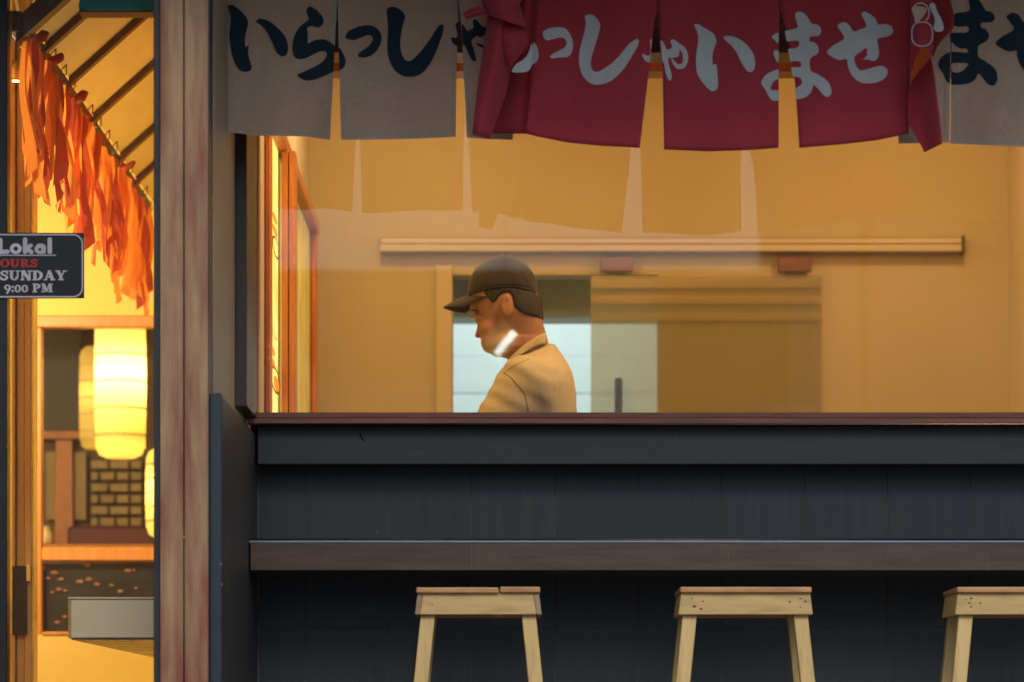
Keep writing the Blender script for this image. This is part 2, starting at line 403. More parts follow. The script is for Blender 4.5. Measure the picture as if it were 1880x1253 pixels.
H = Z_(1078, 7.9)
def make_stool(kind, x, label, yaw=0.0):
    D0 = 7.9
    t = thing("wooden_stool", label, "stool", (x, 7.9 + .13, 0), "pine bar stools along the counter")
    bx, by = x, 7.9 + .13
    w, dp = 0.314 if kind != 1 else 0.296, 0.262
    th = 0.0135
    y0, y1 = by - dp / 2, by + dp / 2
    if kind == 1:
        xs = bx - w / 2 + w * 0.668
        box("seat_board", bx - w / 2, xs - .001, y0, y1, H - th - .001, H - .001, M['wood_seat'], t, bev=0.003, seg=2)
        box("seat_board", xs + .002, bx + w / 2, y0 + .001, y1, H - th, H + .0005, M['wood_seat'], t, bev=0.003, seg=2)
    else:
        box("seat_board", bx - w / 2, bx + w / 2, y0, by - .002, H - th, H, M['wood_seat'], t, bev=0.003, seg=2)
        box("seat_board", bx - w / 2, bx + w / 2, by + .002, y1, H - th, H - .001, M['wood_seat'], t, bev=0.003, seg=2)
    za, zb = H - th - .0005, H - th - .052
    e = 0.0035
    wt, wb = w / 2 - .003, w / 2 + e
    yf, yb = y0 + .010, y1 - .010
    ins = 0.016
    if kind == 1:
        a, b = wt - .014, wb - .012
        prism("apron", [(bx - a, yf, za), (bx + a, yf, za), (bx + b, yf, zb), (bx - b, yf, zb)], (0, .016, 0), M['wood_stool'], t, bev=.0012)
        prism("apron", [(bx - a, yb - .016, za), (bx + a, yb - .016, za), (bx + b, yb - .016, zb), (bx - b, yb - .016, zb)], (0, .016, 0), M['wood_stool'], t, bev=.0012)
        for s in (-1, 1):
            prism("side_apron", [(bx + s * (a + .0005), yf - .001, za), (bx + s * wt, yf - .001, za), (bx + s * wb, yf - .001, zb), (bx + s * (b + .0005), yf - .001, zb)], (0, yb - yf + .002, 0), M['wood_stool_dark'], t, bev=.0012)
    else:
        prism("apron", [(bx - wt, yf, za), (bx + wt, yf, za), (bx + wb, yf, zb), (bx - wb, yf, zb)], (0, .016, 0), M['wood_stool'], t, bev=.0012)
        prism("apron", [(bx - wt, yb - .016, za), (bx + wt, yb - .016, za), (bx + wb, yb - .016, zb), (bx - wb, yb - .016, zb)], (0, .016, 0), M['wood_stool'], t, bev=.0012)
        for s in (-1, 1):
            prism("side_apron", [(bx + s * (wt - ins), yf + .0165, za), (bx + s * wt, yf + .0165, za), (bx + s * wb, yf + .0165, zb), (bx + s * (wb - ins), yf + .0165, zb)], (0, yb - yf - .033, 0), M['wood_stool'], t, bev=.0012)
    lw = 0.034
    for sx in (-1, 1):
        for sy in (-1, 1):
            bm = bmesh.new()
            xt = bx + sx * (w / 2 - lw / 2 - .012 - (.003 if kind == 1 else 0))
            yt = by + sy * (dp / 2 - .010 - .017 - .016)
            leg_verts(bm, (xt, yt, za - .006), (xt + sx * .075, yt + sy * .045, 0.004), lw, .034)
            bmesh.ops.recalc_face_normals(bm, faces=bm.faces)
            bmesh.ops.bevel(bm, geom=list(bm.edges), offset=.0015, segments=1, affect='EDGES')
            bm_obj("leg", bm, M['wood_stool_v'], t)
    # foot rails low between the legs
    for sy in (-1, 1):
        z = .24
        box("foot_rail", bx - w / 2 - .008, bx + w / 2 + .008, by + sy * .118 - .008, by + sy * .118 + .008, z, z + .04, M['wood_stool'], t)
    # nail holes and knots in the apron
    rnd = random.Random(kind * 13 + int(x * 100))
    marks = {1: [(.038, .028, .0018), (.045, .013, .001), (.252, .012, .0011), (.215, .016, .0009)],
             2: [(.028, .013, .0022), (.034, .032, .0035), (.050, .038, .0035), (.055, .020, .0022), (.262, .021, .0025), (.288, .013, .0022), (.300, .020, .003), (.288, .034, .0018)],
             3: [(.022, .016, .0018), (.034, .013, .003), (.030, .024, .0028), (.034, .033, .003), (.057, .024, .0025)]}[kind]
    for mx, mz, rad in marks:
        n = 9; c = Vector((bx - w / 2 + mx, yf - .0004, za - mz))
        vs_ = [c + Vector((math.cos(2 * math.pi * k / n) * rad * rnd.uniform(.8, 1.7), 0, math.sin(2 * math.pi * k / n) * rad * rnd.uniform(.5, .9))) for k in range(n)]
        bk = [p + Vector((0, .002, 0)) for p in vs_]
        mesh_obj("knot", vs_ + bk, [list(range(n))] + [[k, n + k, n + (k + 1) % n, (k + 1) % n] for k in range(n)], M['nail'], t)
    return t
make_stool(1, X_(878, 7.9), "leftmost pine bar stool, its seat split into two uneven boards", 0.0)
make_stool(2, X_(1369.5, 7.9), "middle pine bar stool with a knotty apron and one piece front edge")
make_stool(3, X_(1757 + 121, 7.9), "rightmost pine bar stool, cut off by the edge of the photo")

# ------------------------------------------------------------------ noren curtains
def interp(poly, t, ax=1):
    """poly: [(x,y)..] sorted by y (ax=1) or x (ax=0); returns other coordinate"""
    o = 1 - ax
    if t <= poly[0][ax]: return poly[0][o]
    for a, b in zip(poly, poly[1:]):
        if t <= b[ax]:
            k = (t - a[ax]) / (b[ax] - a[ax]); return a[o] + (b[o] - a[o]) * k
    return poly[-1][o]

def catmull(pts, sub=4):
    out = []; n = len(pts)
    for i in range(n):
        p0, p1, p2, p3 = [np.array(pts[(i + k) % n], float) for k in (-1, 0, 1, 2)]
        for s in range(sub):
            t = s / sub
            out.append(tuple(0.5 * ((2 * p1) + (-p0 + p2) * t + (2 * p0 - 5 * p1 + 4 * p2 - p3) * t * t + (-p0 + 3 * p1 - 3 * p2 + p3) * t ** 3)))
    return out

def fill2d(loops):
    cu = bpy.data.curves.new("tmpc", 'CURVE'); cu.dimensions = '2D'; cu.fill_mode = 'BOTH'
    for L in loops:
        sp = cu.splines.new('POLY'); sp.points.add(len(L) - 1)
        for i, (x, y) in enumerate(L): sp.points[i].co = (x * .01, y * .01, 0, 1)
        sp.use_cyclic_u = True
    ob = bpy.data.objects.new("tmpo", cu); col.objects.link(ob)
    dg = bpy.context.evaluated_depsgraph_get(); dg.update()
    me = bpy.data.meshes.new_from_object(ob.evaluated_get(dg))
    bm = bmesh.new(); bm.from_mesh(me)
    bpy.data.objects.remove(ob); bpy.data.curves.remove(cu); bpy.data.meshes.remove(me)
    for v_ in bm.verts: v_.co = Vector((v_.co.x * 100, v_.co.y * 100, 0))
    return bm

def cut_grid(bm, step=10):
    xs = [v_.co.x for v_ in bm.verts]; ys = [v_.co.y for v_ in bm.verts]
    if not xs: return
    for ax, (lo, hi) in enumerate(((min(xs), max(xs)), (min(ys), max(ys)))):
        k = math.ceil(lo / step)
        while k * step < hi:
            co = Vector((k * step, 0, 0)) if ax == 0 else Vector((0, k * step, 0))
            no = Vector((1, 0, 0)) if ax == 0 else Vector((0, 1, 0))
            bmesh.ops.bisect_plane(bm, geom=list(bm.verts) + list(bm.edges) + list(bm.faces), plane_co=co, plane_no=no)
            k += 1

def clip_line(bm, a, b, keep):
    """keep 'L' = smaller x side of line a->b (pixel coords), 'R' the other"""
    d = Vector((b[0] - a[0], b[1] - a[1], 0)); n = Vector((d.y, -d.x, 0)).normalized()   # a above b : n points to +x
    if n.x < 0: n = -n
    if keep == 'R': n = -n
    bmesh.ops.bisect_plane(bm, geom=list(bm.verts) + list(bm.edges) + list(bm.faces), plane_co=Vector((a[0], a[1], 0)), plane_no=n, clear_outer=True)

def surf_wave(base, ph, amp=1.0):
    def f(x, y):
        r_ = max(0.0, (y + 90) / 340)
        d = .010 * math.sin(x / 41 + ph) * r_ + .0045 * math.sin(x / 19 + 2.3 * ph + y / 120) * r_
        d += .0035 * math.sin(y / 46 + ph * 1.7 + x / 150)
        d += .0012 * math.sin(x / 7.3 + y / 23 + ph) * r_
        return base + amp * d
    return f

def panel(parent, Lp, Rp, Bp, sf, m, top=-115, nx=26, ny=34, name="panel", th=.0014):
    V = []; n1 = nx + 1
    for side in (0, 1):
        for j in range(ny + 1):
            for i in range(nx + 1):
                u = i / nx; v_ = j / ny
                xb = interp(Lp, 300) + (interp(Rp, 300) - interp(Lp, 300)) * u
                yb = interp(Bp, xb, 0)
                y = top + (yb - top) * v_
                x = interp(Lp, y) + (interp(Rp, y) - interp(Lp, y)) * u
                V.append(P(x, y, sf(x, y) + side * th))
    Fc = []; off = n1 * (ny + 1)
    for j in range(ny):
        for i in range(nx):
            a = j * n1 + i
            Fc.append([a, a + n1, a + n1 + 1, a + 1]); Fc.append([off + a, off + a + 1, off + a + n1 + 1, off + a + n1])
    rim = [i for i in range(n1)] + [j * n1 + nx for j in range(1, ny + 1)] + [ny * n1 + i for i in range(nx - 1, -1, -1)] + [j * n1 for j in range(ny - 1, 0, -1)]
    for a, b in zip(rim, rim[1:] + rim[:1]): Fc.append([a, b, off + b, off + a])
    return mesh_obj(name, V, Fc, m, parent, smooth=True)

def strip_patch(parent, name, Lp, Rp, y0, y1, sf, m, off=-.0012, nx=2, ny=30):
    V = []; n1 = nx + 1
    for j in range(ny + 1):
        y = y0 + (y1 - y0) * j / ny
        for i in range(nx + 1):
            x = Lp(y) + (Rp(y) - Lp(y)) * i / nx
            V.append(P(x, y, sf(x, y) + off))
    Fc = [[j * n1 + i, (j + 1) * n1 + i, (j + 1) * n1 + i + 1, j * n1 + i + 1] for j in range(ny) for i in range(nx)]
    return mesh_obj(name, V, Fc, m, parent, smooth=True)

def cr(ox, oy, s, pts): return [(ox + x / s, oy + y / s) for x, y in pts]
A = lambda p: cr(400, 0, 7.833, p); B = lambda p: cr(620, 0, 7.833, p); C = lambda p: cr(820, 0, 7.833, p)
Dd = lambda p: cr(1000, 0, 7.833, p); E = lambda p: cr(1170, 30, 7.833, p); FF = lambda p: cr(1380, 10, 6.963, p); G = lambda p: cr(1640, 0, 7.833, p)
K = {}
K['i1'] = [A([(145,95),(190,75),(240,90),(330,160),(410,250),(438,330),(425,400),(400,500),(390,600),(405,680),(445,640),(435,740),(450,840),(485,950),(475,1010),(420,1035),(350,1030),(290,985),(240,900),(200,780),(180,650),(165,500),(180,350),(180,230)])]
K['i2'] = [A([(548,315),(590,275),(660,280),(750,315),(850,395),(940,490),(990,580),(1010,680),(1000,760),(960,810),(900,805),(850,760),(810,680),(770,590),(720,490),(660,400),(600,350)])]
K['ra'] = [A([(1275,150),(1310,100),(1360,110),(1430,160),(1500,240),(1522,300),(1505,360),(1450,395),(1390,385),(1340,378),(1285,405),(1295,480),(1292,560),(1300,625),(1370,590),(1450,570),(1540,572),(1620,610),(1690,670),(1750,690),(1800,770),(1838,870),(1820,960),(1760,1010),(1650,1045),(1520,1100),(1400,1145),(1280,1160),(1190,1130),(1145,1080),(1200,1050),(1330,990),(1450,930),(1530,865),(1565,790),(1545,740),(1490,738),(1400,770),(1290,830),(1200,855),(1130,845),(1085,790),(1070,680),(1085,570),(1130,460),(1200,370),(1290,300),(1305,270),(1290,220)])]
K['tsu'] = [B([(112,520),(160,450),(270,395),(390,368),(500,375),(580,425),(625,500),(628,590),(600,670),(560,735),(480,800),(390,828),(310,822),(292,790),(330,745),(400,700),(460,650),(500,590),(505,550),(480,515),(420,512),(330,545),(240,578),(160,570),(118,550)])]
K['shi'] = [B([(705,150),(740,108),(800,100),(880,130),(945,185),(970,240),(960,300),(930,400),(910,520),(900,620),(910,730),(940,820),(990,875),(1050,875),(1120,820),(1200,735),(1290,620),(1370,500),(1440,390),(1490,352),(1522,385),(1510,480),(1470,600),(1420,730),(1350,880),(1270,1000),(1170,1080),(1050,1105),(920,1085),(820,1010),(750,890),(718,760),(716,600),(722,450),(718,300)])]
K['ya'] = [C([(130,350),(180,320),(215,340),(260,390),(300,450),(340,430),(385,400),(375,310),(400,280),(440,300),(500,370),(560,400),(640,430),(640,500),(540,510),(490,545),(440,520),(370,570),(360,610),(385,700),(425,850),(400,885),(360,860),(300,740),(260,655),(180,665),(100,640),(60,560),(75,540),(150,540),(150,470)])]
K['ya_b'] = [C([(415,610),(460,630),(530,650),(600,660),(600,700),(500,685),(440,650)])]
K['w_tsu'] = [C([(1385,470),(1410,440),(1500,405),(1620,395),(1700,410),(1760,470),(1800,550),(1818,640),(1805,740),(1770,800),(1720,825),(1620,828),(1540,842),(1490,830),(1510,790),(1600,740),(1690,690),(1725,630),(1720,590),(1680,550),(1600,545),(1520,570),(1440,580),(1395,540)])]
K['w_ra'] = [C([(1150,600),(1270,630),(1300,680),(1322,770),(1315,850),(1280,900),(1245,925),(1150,950)])]
K['w_shi'] = [Dd([(580,240),(620,215),(690,220),(760,280),(798,370),(785,450),(750,580),(710,700),(670,850),(665,940),(690,1010),(740,1038),(800,1020),(900,960),(1010,870),(1110,760),(1210,640),(1290,580),(1340,565),(1355,600),(1330,680),(1260,800),(1180,930),(1080,1060),(960,1160),(850,1210),(740,1222),(640,1190),(560,1110),(510,1000),(493,860),(505,720),(540,580),(580,430),(590,330)])]
K['w_ya'] = [E([(70,560),(95,545),(130,565),(180,560),(190,450),(185,350),(205,335),(260,325),(330,345),(370,370),(400,430),(430,480),(500,450),(480,360),(510,335),(560,360),(630,410),(700,470),(730,560),(730,640),(690,730),(620,762),(560,745),(510,680),(490,620),(500,605),(540,650),(590,690),(640,680),(660,620),(645,530),(620,495),(600,500),(605,550),(570,590),(480,600),(445,610),(450,680),(490,820),(495,880),(470,930),(430,880),(400,780),(370,660),(250,660),(150,660),(100,625)])]
K['w_i1'] = [E([(820,130),(850,115),(900,130),(1000,190),(1090,250),(1135,330),(1130,400),(1090,510),(1080,600),(1090,700),(1130,690),(1145,760),(1160,950),(1150,1040),(1100,1080),(1040,1060),(960,980),(890,880),(855,790),(845,640),(855,500),(875,370),(870,250)])]
K['w_i2'] = [E([(1242,305),(1290,285),(1380,295),(1490,345),(1590,430),(1660,530),(1695,640),(1690,740),(1650,800),(1590,795),(1540,740),(1480,630),(1420,510),(1350,420),(1270,350)])]
K['w_ma'] = [FF([(555,130),(580,90),(630,85),(700,130),(765,230),(830,245),(880,290),(885,350),(850,390),(750,405),(742,460),(800,475),(845,520),(855,580),(830,630),(750,685),(752,830),(830,875),(920,930),(990,1000),(1020,1090),(1005,1150),(960,1170),(910,1140),(850,1070),(790,1020),(770,1090),(710,1165),(620,1195),(500,1205),(350,1218),(280,1220),(225,1180),(180,1090),(125,1010),(125,980),(170,900),(250,850),(345,822),(450,805),(560,790),(625,790),(620,725),(530,715),(400,740),(340,735),(300,680),(280,620),(290,580),(345,578),(500,555),(570,545),(605,510),(595,455),(480,460),(340,480),(290,440),(255,410),(290,370),(345,350),(450,325),(580,290),(585,250)]),
             FF([(250,1080),(250,1030),(290,970),(345,945),(450,925),(560,915),(620,930),(640,975),(625,1020),(570,1055),(450,1080),(345,1088)])]
SE = [(1405,120),(1430,85),(1500,105),(1580,170),(1620,245),(1700,240),(1780,265),(1808,320),(1790,370),(1720,405),(1612,430),(1620,530),(1628,620),(1600,690),(1550,712),(1490,695),(1425,690),(1470,650),(1475,600),(1468,545),(1400,590),(1318,655),(1320,730),(1350,800),(1410,832),(1520,805),(1650,775),(1720,805),(1740,860),(1700,930),(1620,980),(1500,1000),(1390,985),(1310,930),(1255,850),(1225,750),(1215,690),(1120,700),(1030,660),(970,615),(970,580),(1050,510),(1180,430),(1150,350),(1098,275),(1120,235),(1180,218),(1240,245),(1305,335),(1380,310),(1460,280),(1455,220)]
K['w_se'] = [FF(SE)]
K['ma'] = [G([(1080,-40),(1200,-20),(1270,50),(1330,155),(1400,170),(1455,230),(1450,290),(1400,325),(1270,330),(1265,400),(1330,425),(1375,500),(1360,570),(1300,620),(1225,665),(1225,815),(1320,880),(1430,960),(1485,1040),(1495,1150),(1460,1220),(1400,1230),(1340,1190),(1270,1100),(1225,1060),(1180,1140),(1090,1200),(950,1222),(830,1215),(760,1160),(720,1060),(665,980),(655,910),(700,820),(790,760),(900,750),(1060,760),(1060,705),(950,695),(870,640),(820,560),(815,490),(900,475),(1070,465),(1070,385),(960,390),(870,370),(800,300),(870,210),(960,185),(1090,160),(1100,80)]),
           G([(830,930),(940,905),(1080,915),(1060,960),(1000,1020),(920,1050),(850,1030)])]
K['se'] = [[(1829 + (x - 970) / 6.963 * 1.06, 80 + (y - 600) / 6.963 * 1.02) for x, y in SE]]

def letter(key, parent, sf, m, clips=(), off=-.0022):
    bm = fill2d([catmull(L) for L in K[key]])
    for a, b, keep in clips: clip_line(bm, a, b, keep)
    if not bm.verts: bm.free(); return
    cut_grid(bm, 9)
    for v_ in bm.verts:
        x, y = v_.co.x, v_.co.y
        v_.co = P(x, y, sf(x, y) + off)
    return bm_obj("lettering", bm, m, parent, smooth=True)

def hems(pn, Lp, Rp, Bp, sf, m, w=9):
    ybL, ybR = interp(Bp, interp(Lp, 260), 0), interp(Bp, interp(Rp, 260), 0)
    strip_patch(pn, "hem", lambda y: interp(Lp, y), lambda y: interp(Lp, y) + w, -115, ybL - w, sf, m)
    strip_patch(pn, "hem", lambda y: interp(Rp, y) - w, lambda y: interp(Rp, y), -115, ybR - w, sf, m)
    V = []; n = 30
    xl, xr = interp(Lp, 260), interp(Rp, 260)
    for i in range(n + 1):
        x = xl + (xr - xl) * i / n; yb = interp(Bp, x, 0)
        for y in (yb - w, yb): V.append(P(x, y, sf(x, y) - .0013))
    mesh_obj("hem", V, [[2 * i, 2 * i + 1, 2 * i + 3, 2 * i + 2] for i in range(n)], m, pn, smooth=True)

TOPZ = Z_(-115, 7.9)
n1 = thing("noren_curtain", "cream noren curtain with navy Japanese lettering at the left of the window", "curtain", (X_(640, 7.9), 7.9, TOPZ))
s1, s2, s3 = surf_wave(7.90, .4), surf_wave(7.90, 2.1, .8), surf_wave(7.90, 4.0)
L1, R1, B1 = [(403, -115), (403, 240)], [(620, -115), (619, 0), (614, 97), (606, 256)], [(403, 240), (430, 244), (469, 249), (558, 251), (606, 257)]
L2, R2, B2 = [(620, -115), (620, 0), (622, 97), (626, 257)], [(841, -115), (840, 0), (841, 40), (838, 128), (837, 253)], [(626, 257), (740, 256), (837, 252)]
L3, R3, B3 = [(841, -115), (842, 0), (848, 60), (851, 128), (857, 253)], [(985, -115), (975, 0), (941, 257)], [(857, 253), (900, 256), (941, 257)]
p1 = panel(n1, L1, R1, B1, s1, M['cream_cloth']); p2 = panel(n1, L2, R2, B2, s2, M['cream_cloth']); p3 = panel(n1, L3, R3, B3, s3, M['cream_cloth'])
hems(p1, L1, R1, B1, s1, M['cream_hem']); hems(p2, L2, R2, B2, s2, M['cream_hem']); hems(p3, L3, R3, B3, s3, M['cream_hem'], 8)
for k in ('i1', 'i2'): letter(k, p1, s1, M['navy_print'])
letter('ra', p1, s1, M['navy_print'], [((615, 0 + 73), (611.5, 150), 'L')])
letter('ra', p2, s2, M['navy_print'], [((621, 73), (623.5, 150), 'R')])
for k in ('tsu', 'shi'): letter(k, p2, s2, M['navy_print'])
letter('ya', p2, s2, M['navy_print'], [((841, 40), (840, 100), 'L')])
letter('ya', p3, s3, M['navy_print'], [((847.5, 40), (851, 110), 'R')])
letter('ya_b', p3, s3, M['navy_print'])
n2 = thing("noren_curtain", "cream noren curtain with navy lettering at the right edge of the window", "curtain", (X_(1830, 7.9), 7.9, TOPZ))
s4, s5 = surf_wave(7.90, 1.1, .6), surf_wave(7.90, 3.2, .8)
L4, R4, B4 = [(1640, -115), (1650, 264)], [(1747, -115), (1745, 65), (1743, 262)], [(1649, 264), (1743, 262)]
L5, R5, B5 = [(1747, -115), (1747, 65), (1745, 264)], [(1965, -115), (1965, 40), (1958, 268)], [(1745, 264), (1880, 270), (1958, 268)]
L6, R6, B6 = [(1965, -115), (1966, 20), (1976, 268)], [(2185, -115), (2180, 268)], [(1976, 268), (2180, 262)]
p4 = panel(n2, L4, R4, B4, s4, M['cream_cloth']); p5 = panel(n2, L5, R5, B5, s5, M['cream_cloth'])
p6 = panel(n2, L6, R6, B6, s1, M['cream_cloth'])
hems(p4, L4, R4, B4, s4, M['cream_hem']); hems(p5, L5, R5, B5, s5, M['cream_hem'], 12)
letter('ma', p4, s4, M['navy_print'], [((1745.3, 60), (1744, 160), 'L')]); letter('ma', p5, s5, M['navy_print'], [((1746.5, 60), (1745.5, 160), 'R')])
letter('se', p5, s5, M['navy_print'], [((1962, 0), (1960, 160), 'L')])

n3 = thing("noren_curtain", "crimson noren curtain with white Japanese lettering and twisted ends, hung in front", "curtain", (X_(1310, 7.8), 7.8, TOPZ))
q1, q2, q3 = surf_wave(7.80, .9), surf_wave(7.80, 2.8, .8), surf_wave(7.80, 5.1)
LA, RA, BA = [(983, -115), (983, 0), (981, 41), (976, 133), (965, 247)], [(1208, -115), (1206.5, 20), (1201, 41), (1192, 125), (1174.5, 272)], [(965, 246), (990, 252), (1040, 262), (1100, 268), (1174, 272)]
LB, RB, BB = [(1208, -115), (1207.5, 20), (1210, 41), (1213, 100), (1216.5, 125), (1219, 274)], [(1433, -115), (1431.5, 13), (1430, 60), (1429.5, 272)], [(1219, 275), (1300, 278.5), (1380, 276), (1429, 272)]
LC, RC, BC = [(1433, -115), (1433, 13), (1439, 40), (1453, 102), (1460, 154), (1467.5, 272)], [(1673, -115), (1673, 0), (1672, 60), (1670, 150), (1668, 247)], [(1467, 272), (1550, 265), (1610, 258), (1668, 246)]
pA = panel(n3, LA, RA, BA, q1, M['red_cloth']); pB = panel(n3, LB, RB, BB, q2, M['red_cloth']); pC = panel(n3, LC, RC, BC, q3, M['red_cloth'])
for k in ('w_tsu', 'w_shi'): letter(k, pA, q1, M['white_print'])
letter('w_ra', pA, q1, M['white_print'], [((979, 70), (976, 125), 'R')])
letter('w_ya', pA, q1, M['white_print'], [((1197.5, 70), (1191.5, 130), 'L')]); letter('w_ya', pB, q2, M['white_print'], [((1212, 70), (1217.5, 130), 'R')])
for k in ('w_i1', 'w_i2'): letter(k, pB, q2, M['white_print'])
letter('w_ma', pB, q2, M['white_print'], [((1429.7, 40), (1429.5, 200), 'L')]); letter('w_ma', pC, q3, M['white_print'], [((1438, 40), (1462, 180), 'R')])
letter('w_se', pC, q3, M['white_print'])

def ruled(parent, name, Le, Ri, dep, m, nx=14, ny=24, th=.0014, sy=0.0):
    """smooth cloth patch between two pixel polylines; dep(u,v) gives the distance"""
    def along(poly, t):
        seg = [math.dist(a[:2], b[:2]) for a, b in zip(poly, poly[1:])]; tot = sum(seg); s = t * tot
        for (a, b), l in zip(zip(poly, poly[1:]), seg):
            if s <= l or (a, b) == (poly[-2], poly[-1]):
                k = min(1, s / l) if l else 0
                return (a[0] + (b[0] - a[0]) * k, a[1] + (b[1] - a[1]) * k)
            s -= l
    V = []; n1_ = nx + 1
    for side in (0, 1):
        for j in range(ny + 1):
            a = along(Le, j / ny); b = along(Ri, j / ny)
            for i in range(n1_):
                u = i / nx
                V.append(P(a[0] + (b[0] - a[0]) * u, a[1] + (b[1] - a[1]) * u, dep(u, j / ny) + side * th))
    off = n1_ * (ny + 1); Fc = []
    for j in range(ny):
        for i in range(nx):
            q = j * n1_ + i
            Fc.append([q, q + n1_, q + n1_ + 1, q + 1]); Fc.append([off + q, off + q + 1, off + q + n1_ + 1, off + q + n1_])
    rim = list(range(n1_)) + [j * n1_ + nx for j in range(1, ny + 1)] + [ny * n1_ + i for i in range(nx - 1, -1, -1)] + [j * n1_ for j in range(ny - 1, 0, -1)]
    for a, b in zip(rim, rim[1:] + rim[:1]): Fc.append([a, b, off + b, off + a])
    return mesh_obj(name, V, Fc, m, parent, smooth=True)
S = math.sin; PI = math.pi
# left twisted end
ruled(n3, "fold", [(938, -115), (915, 20), (912, 120), (905, 200), (902, 246)], [(985, -115), (982, 10), (978, 120), (972, 190), (966, 246)], lambda u, v: 7.83 + .03 * S(u * 5 + 1) * (1 - .4 * v), M['red_cloth'])
ruled(n3, "fold", [(893, -115), (898, -10), (896, 27), (891, 61), (884, 110), (877, 156), (867, 246)], [(985, -115), (962, -5), (935, 40), (938, 100), (938, 128), (929, 174), (899, 256)], lambda u, v: 7.76 - .035 * S(PI * u) + .02 * S(3 * u + 6 * v), M['red_cloth'])
ruled(n3, "fold", [(896, 30), (905, 60), (920, 100), (936, 126)], [(930, 27), (957, 42), (972, 78), (940, 124)], lambda u, v: 7.735 - .03 * S(PI * v) * S(PI * min(1, u * 1.1)), M['red_cloth'])
ruled(n3, "fold", [(874, -115), (880, -10), (892, 26)], [(955, -115), (952, 0), (966, 52)], lambda u, v: 7.70 - .045 * S(PI * u) * (.4 + v) + .03 * v, M['red_cloth'])
ruled(n3, "fold", [(880, 12), (862, 17), (849, 24)], [(900, 24), (872, 31), (855, 36)], lambda u, v: 7.71 - .015 * S(PI * u), M['red_cloth'], nx=8, ny=10)
K['frag'] = [C([(940,1035),(960,980),(1010,915),(1090,870),(1160,800),(1195,720),(1215,640),(1232,700),(1228,850),(1215,970),(1160,1030),(1050,1045)])]
letter('frag', n3, lambda x, y: 7.725, M['white_print'], off=0)
# right twisted end
ruled(n3, "fold", [(1668, -115), (1671, 0), (1671, 80), (1671, 152)], [(1712, -115), (1710, 0), (1716, 60), (1712, 104)], lambda u, v: 7.748 - .012 * S(PI * u) + .004 * S(2 * PI * u + v * 3), M['red_cloth'])
ruled(n3, "fold", [(1706, -115), (1708, 0), (1708, 50), (1712, 106)], [(1748, -115), (1745, 0), (1752, 28), (1751, 52), (1722, 84)], lambda u, v: 7.79 + .035 * S(PI * u + v * 2), M['red_cloth'])
ruled(n3, "fold", [(1671, 150), (1667, 185), (1666, 225), (1688, 262), (1697, 280)], [(1708, 100), (1716, 140), (1722, 190), (1727, 230), (1730, 264)], lambda u, v: 7.77 + .03 * S(PI * u * 1.2 + v), M['red_cloth'])
M['lit_fold_cloth'] = cloth("crimson_cloth_lit", (.85, .22, .05), 0.6, tcol=(1.0, .35, .08))  # crimson fold coloured orange for the interior light falling on it
ruled(n3, "fold", [(1689, 88), (1679, 112), (1673, 132), (1671, 152)], [(1700, 86), (1711, 104), (1690, 126), (1672, 153)], lambda u, v: 7.722 + .004 * u, M['lit_fold_cloth'], nx=6, ny=12)
def ring(cx, cy, rx, ry, w, dep, parent, m, sq=2.0, a0=0, a1=2 * PI, n=36):
    V = []
    for i in range(n + 1):
        a = a0 + (a1 - a0) * i / n; c, s = math.cos(a), math.sin(a)
        k = (abs(c) ** sq + abs(s) ** sq) ** (-1 / sq)
        for rr in (0, w): V.append(P(cx + (rx - rr) * c * k, cy + (ry - rr) * s * k, dep))
    mesh_obj("emblem", V, [[2 * i, 2 * i + 2, 2 * i + 3, 2 * i + 1] for i in range(n)], m, parent)
ring(1693, 63, 20, 23, 2.0, 7.729, n3, M['white_print'], 2.6)
ring(1690, 24, 17, 19, 2.2, 7.7295, n3, M['white_print'], 2.0, -PI * .85, PI * .3)
K['fan'] = [G([(270,110),(330,92),(420,100),(480,125),(470,180),(420,250),(370,310),(320,335),(300,250),(275,180)])]
letter('fan', n3, lambda x, y: 7.7285, M['cream_cloth'], off=0)
K['fan2'] = [G([(520,70),(590,50),(630,160),(700,300),(725,400),(700,455),(620,455),(580,400),(600,280),(540,150)])]
letter('fan2', n3, lambda x, y: 7.735, M['white_print'], off=0)
# hanging rod
rod = tag(tube_obj("curtain_rod", [(X_(396, 7.86), 7.86, TOPZ + .005), (3.0, 7.86, TOPZ + .005)], .012, M['rafter']), "wooden rod carrying the noren curtains above the window", "curtain rod")

# ------------------------------------------------------------------ kitchen seen through the window
inn = thing("kitchen_wall", "tan back wall of the kitchen with a doorway", "wall", (.5, 11.0, 0))
DW = 11.0
ox0, ox1, oz = X_(831, DW), X_(1209, DW), Z_(505, DW)
box("wall", -0.70, ox0, DW, DW + .12, 0, 2.80, M['wall_in'], inn, bev=0)
box("wall", ox1, 1.70, DW, DW + .12, 0, 2.80, M['wall_in'], inn, bev=0)
box("wall", ox0, ox1, DW, DW + .12, oz, 2.80, M['wall_in'], inn, bev=0)
box("door_jamb", ox0 - .055, ox0 - .002, DW - .012, DW - .0005, 0.012, oz + .03, M['wall_in'], inn, bev=.002)
lw_ = thing("left_kitchen_wall", "cream side wall of the kitchen above the menu boards", "wall", (-.70, 9.8, 0))
box("wall", -0.735, -0.672, 8.621, 11.12, 0, 2.80, M['wall_cream'], lw_, bev=0)
rw = thing("right_kitchen_wall", "cream side wall at the right end of the kitchen", "wall", (1.68, 9.8, 0))
box("wall", 1.648, 1.74, 9.35, 11.0, 0, 2.80, M['wall_cream'], rw, bev=0)
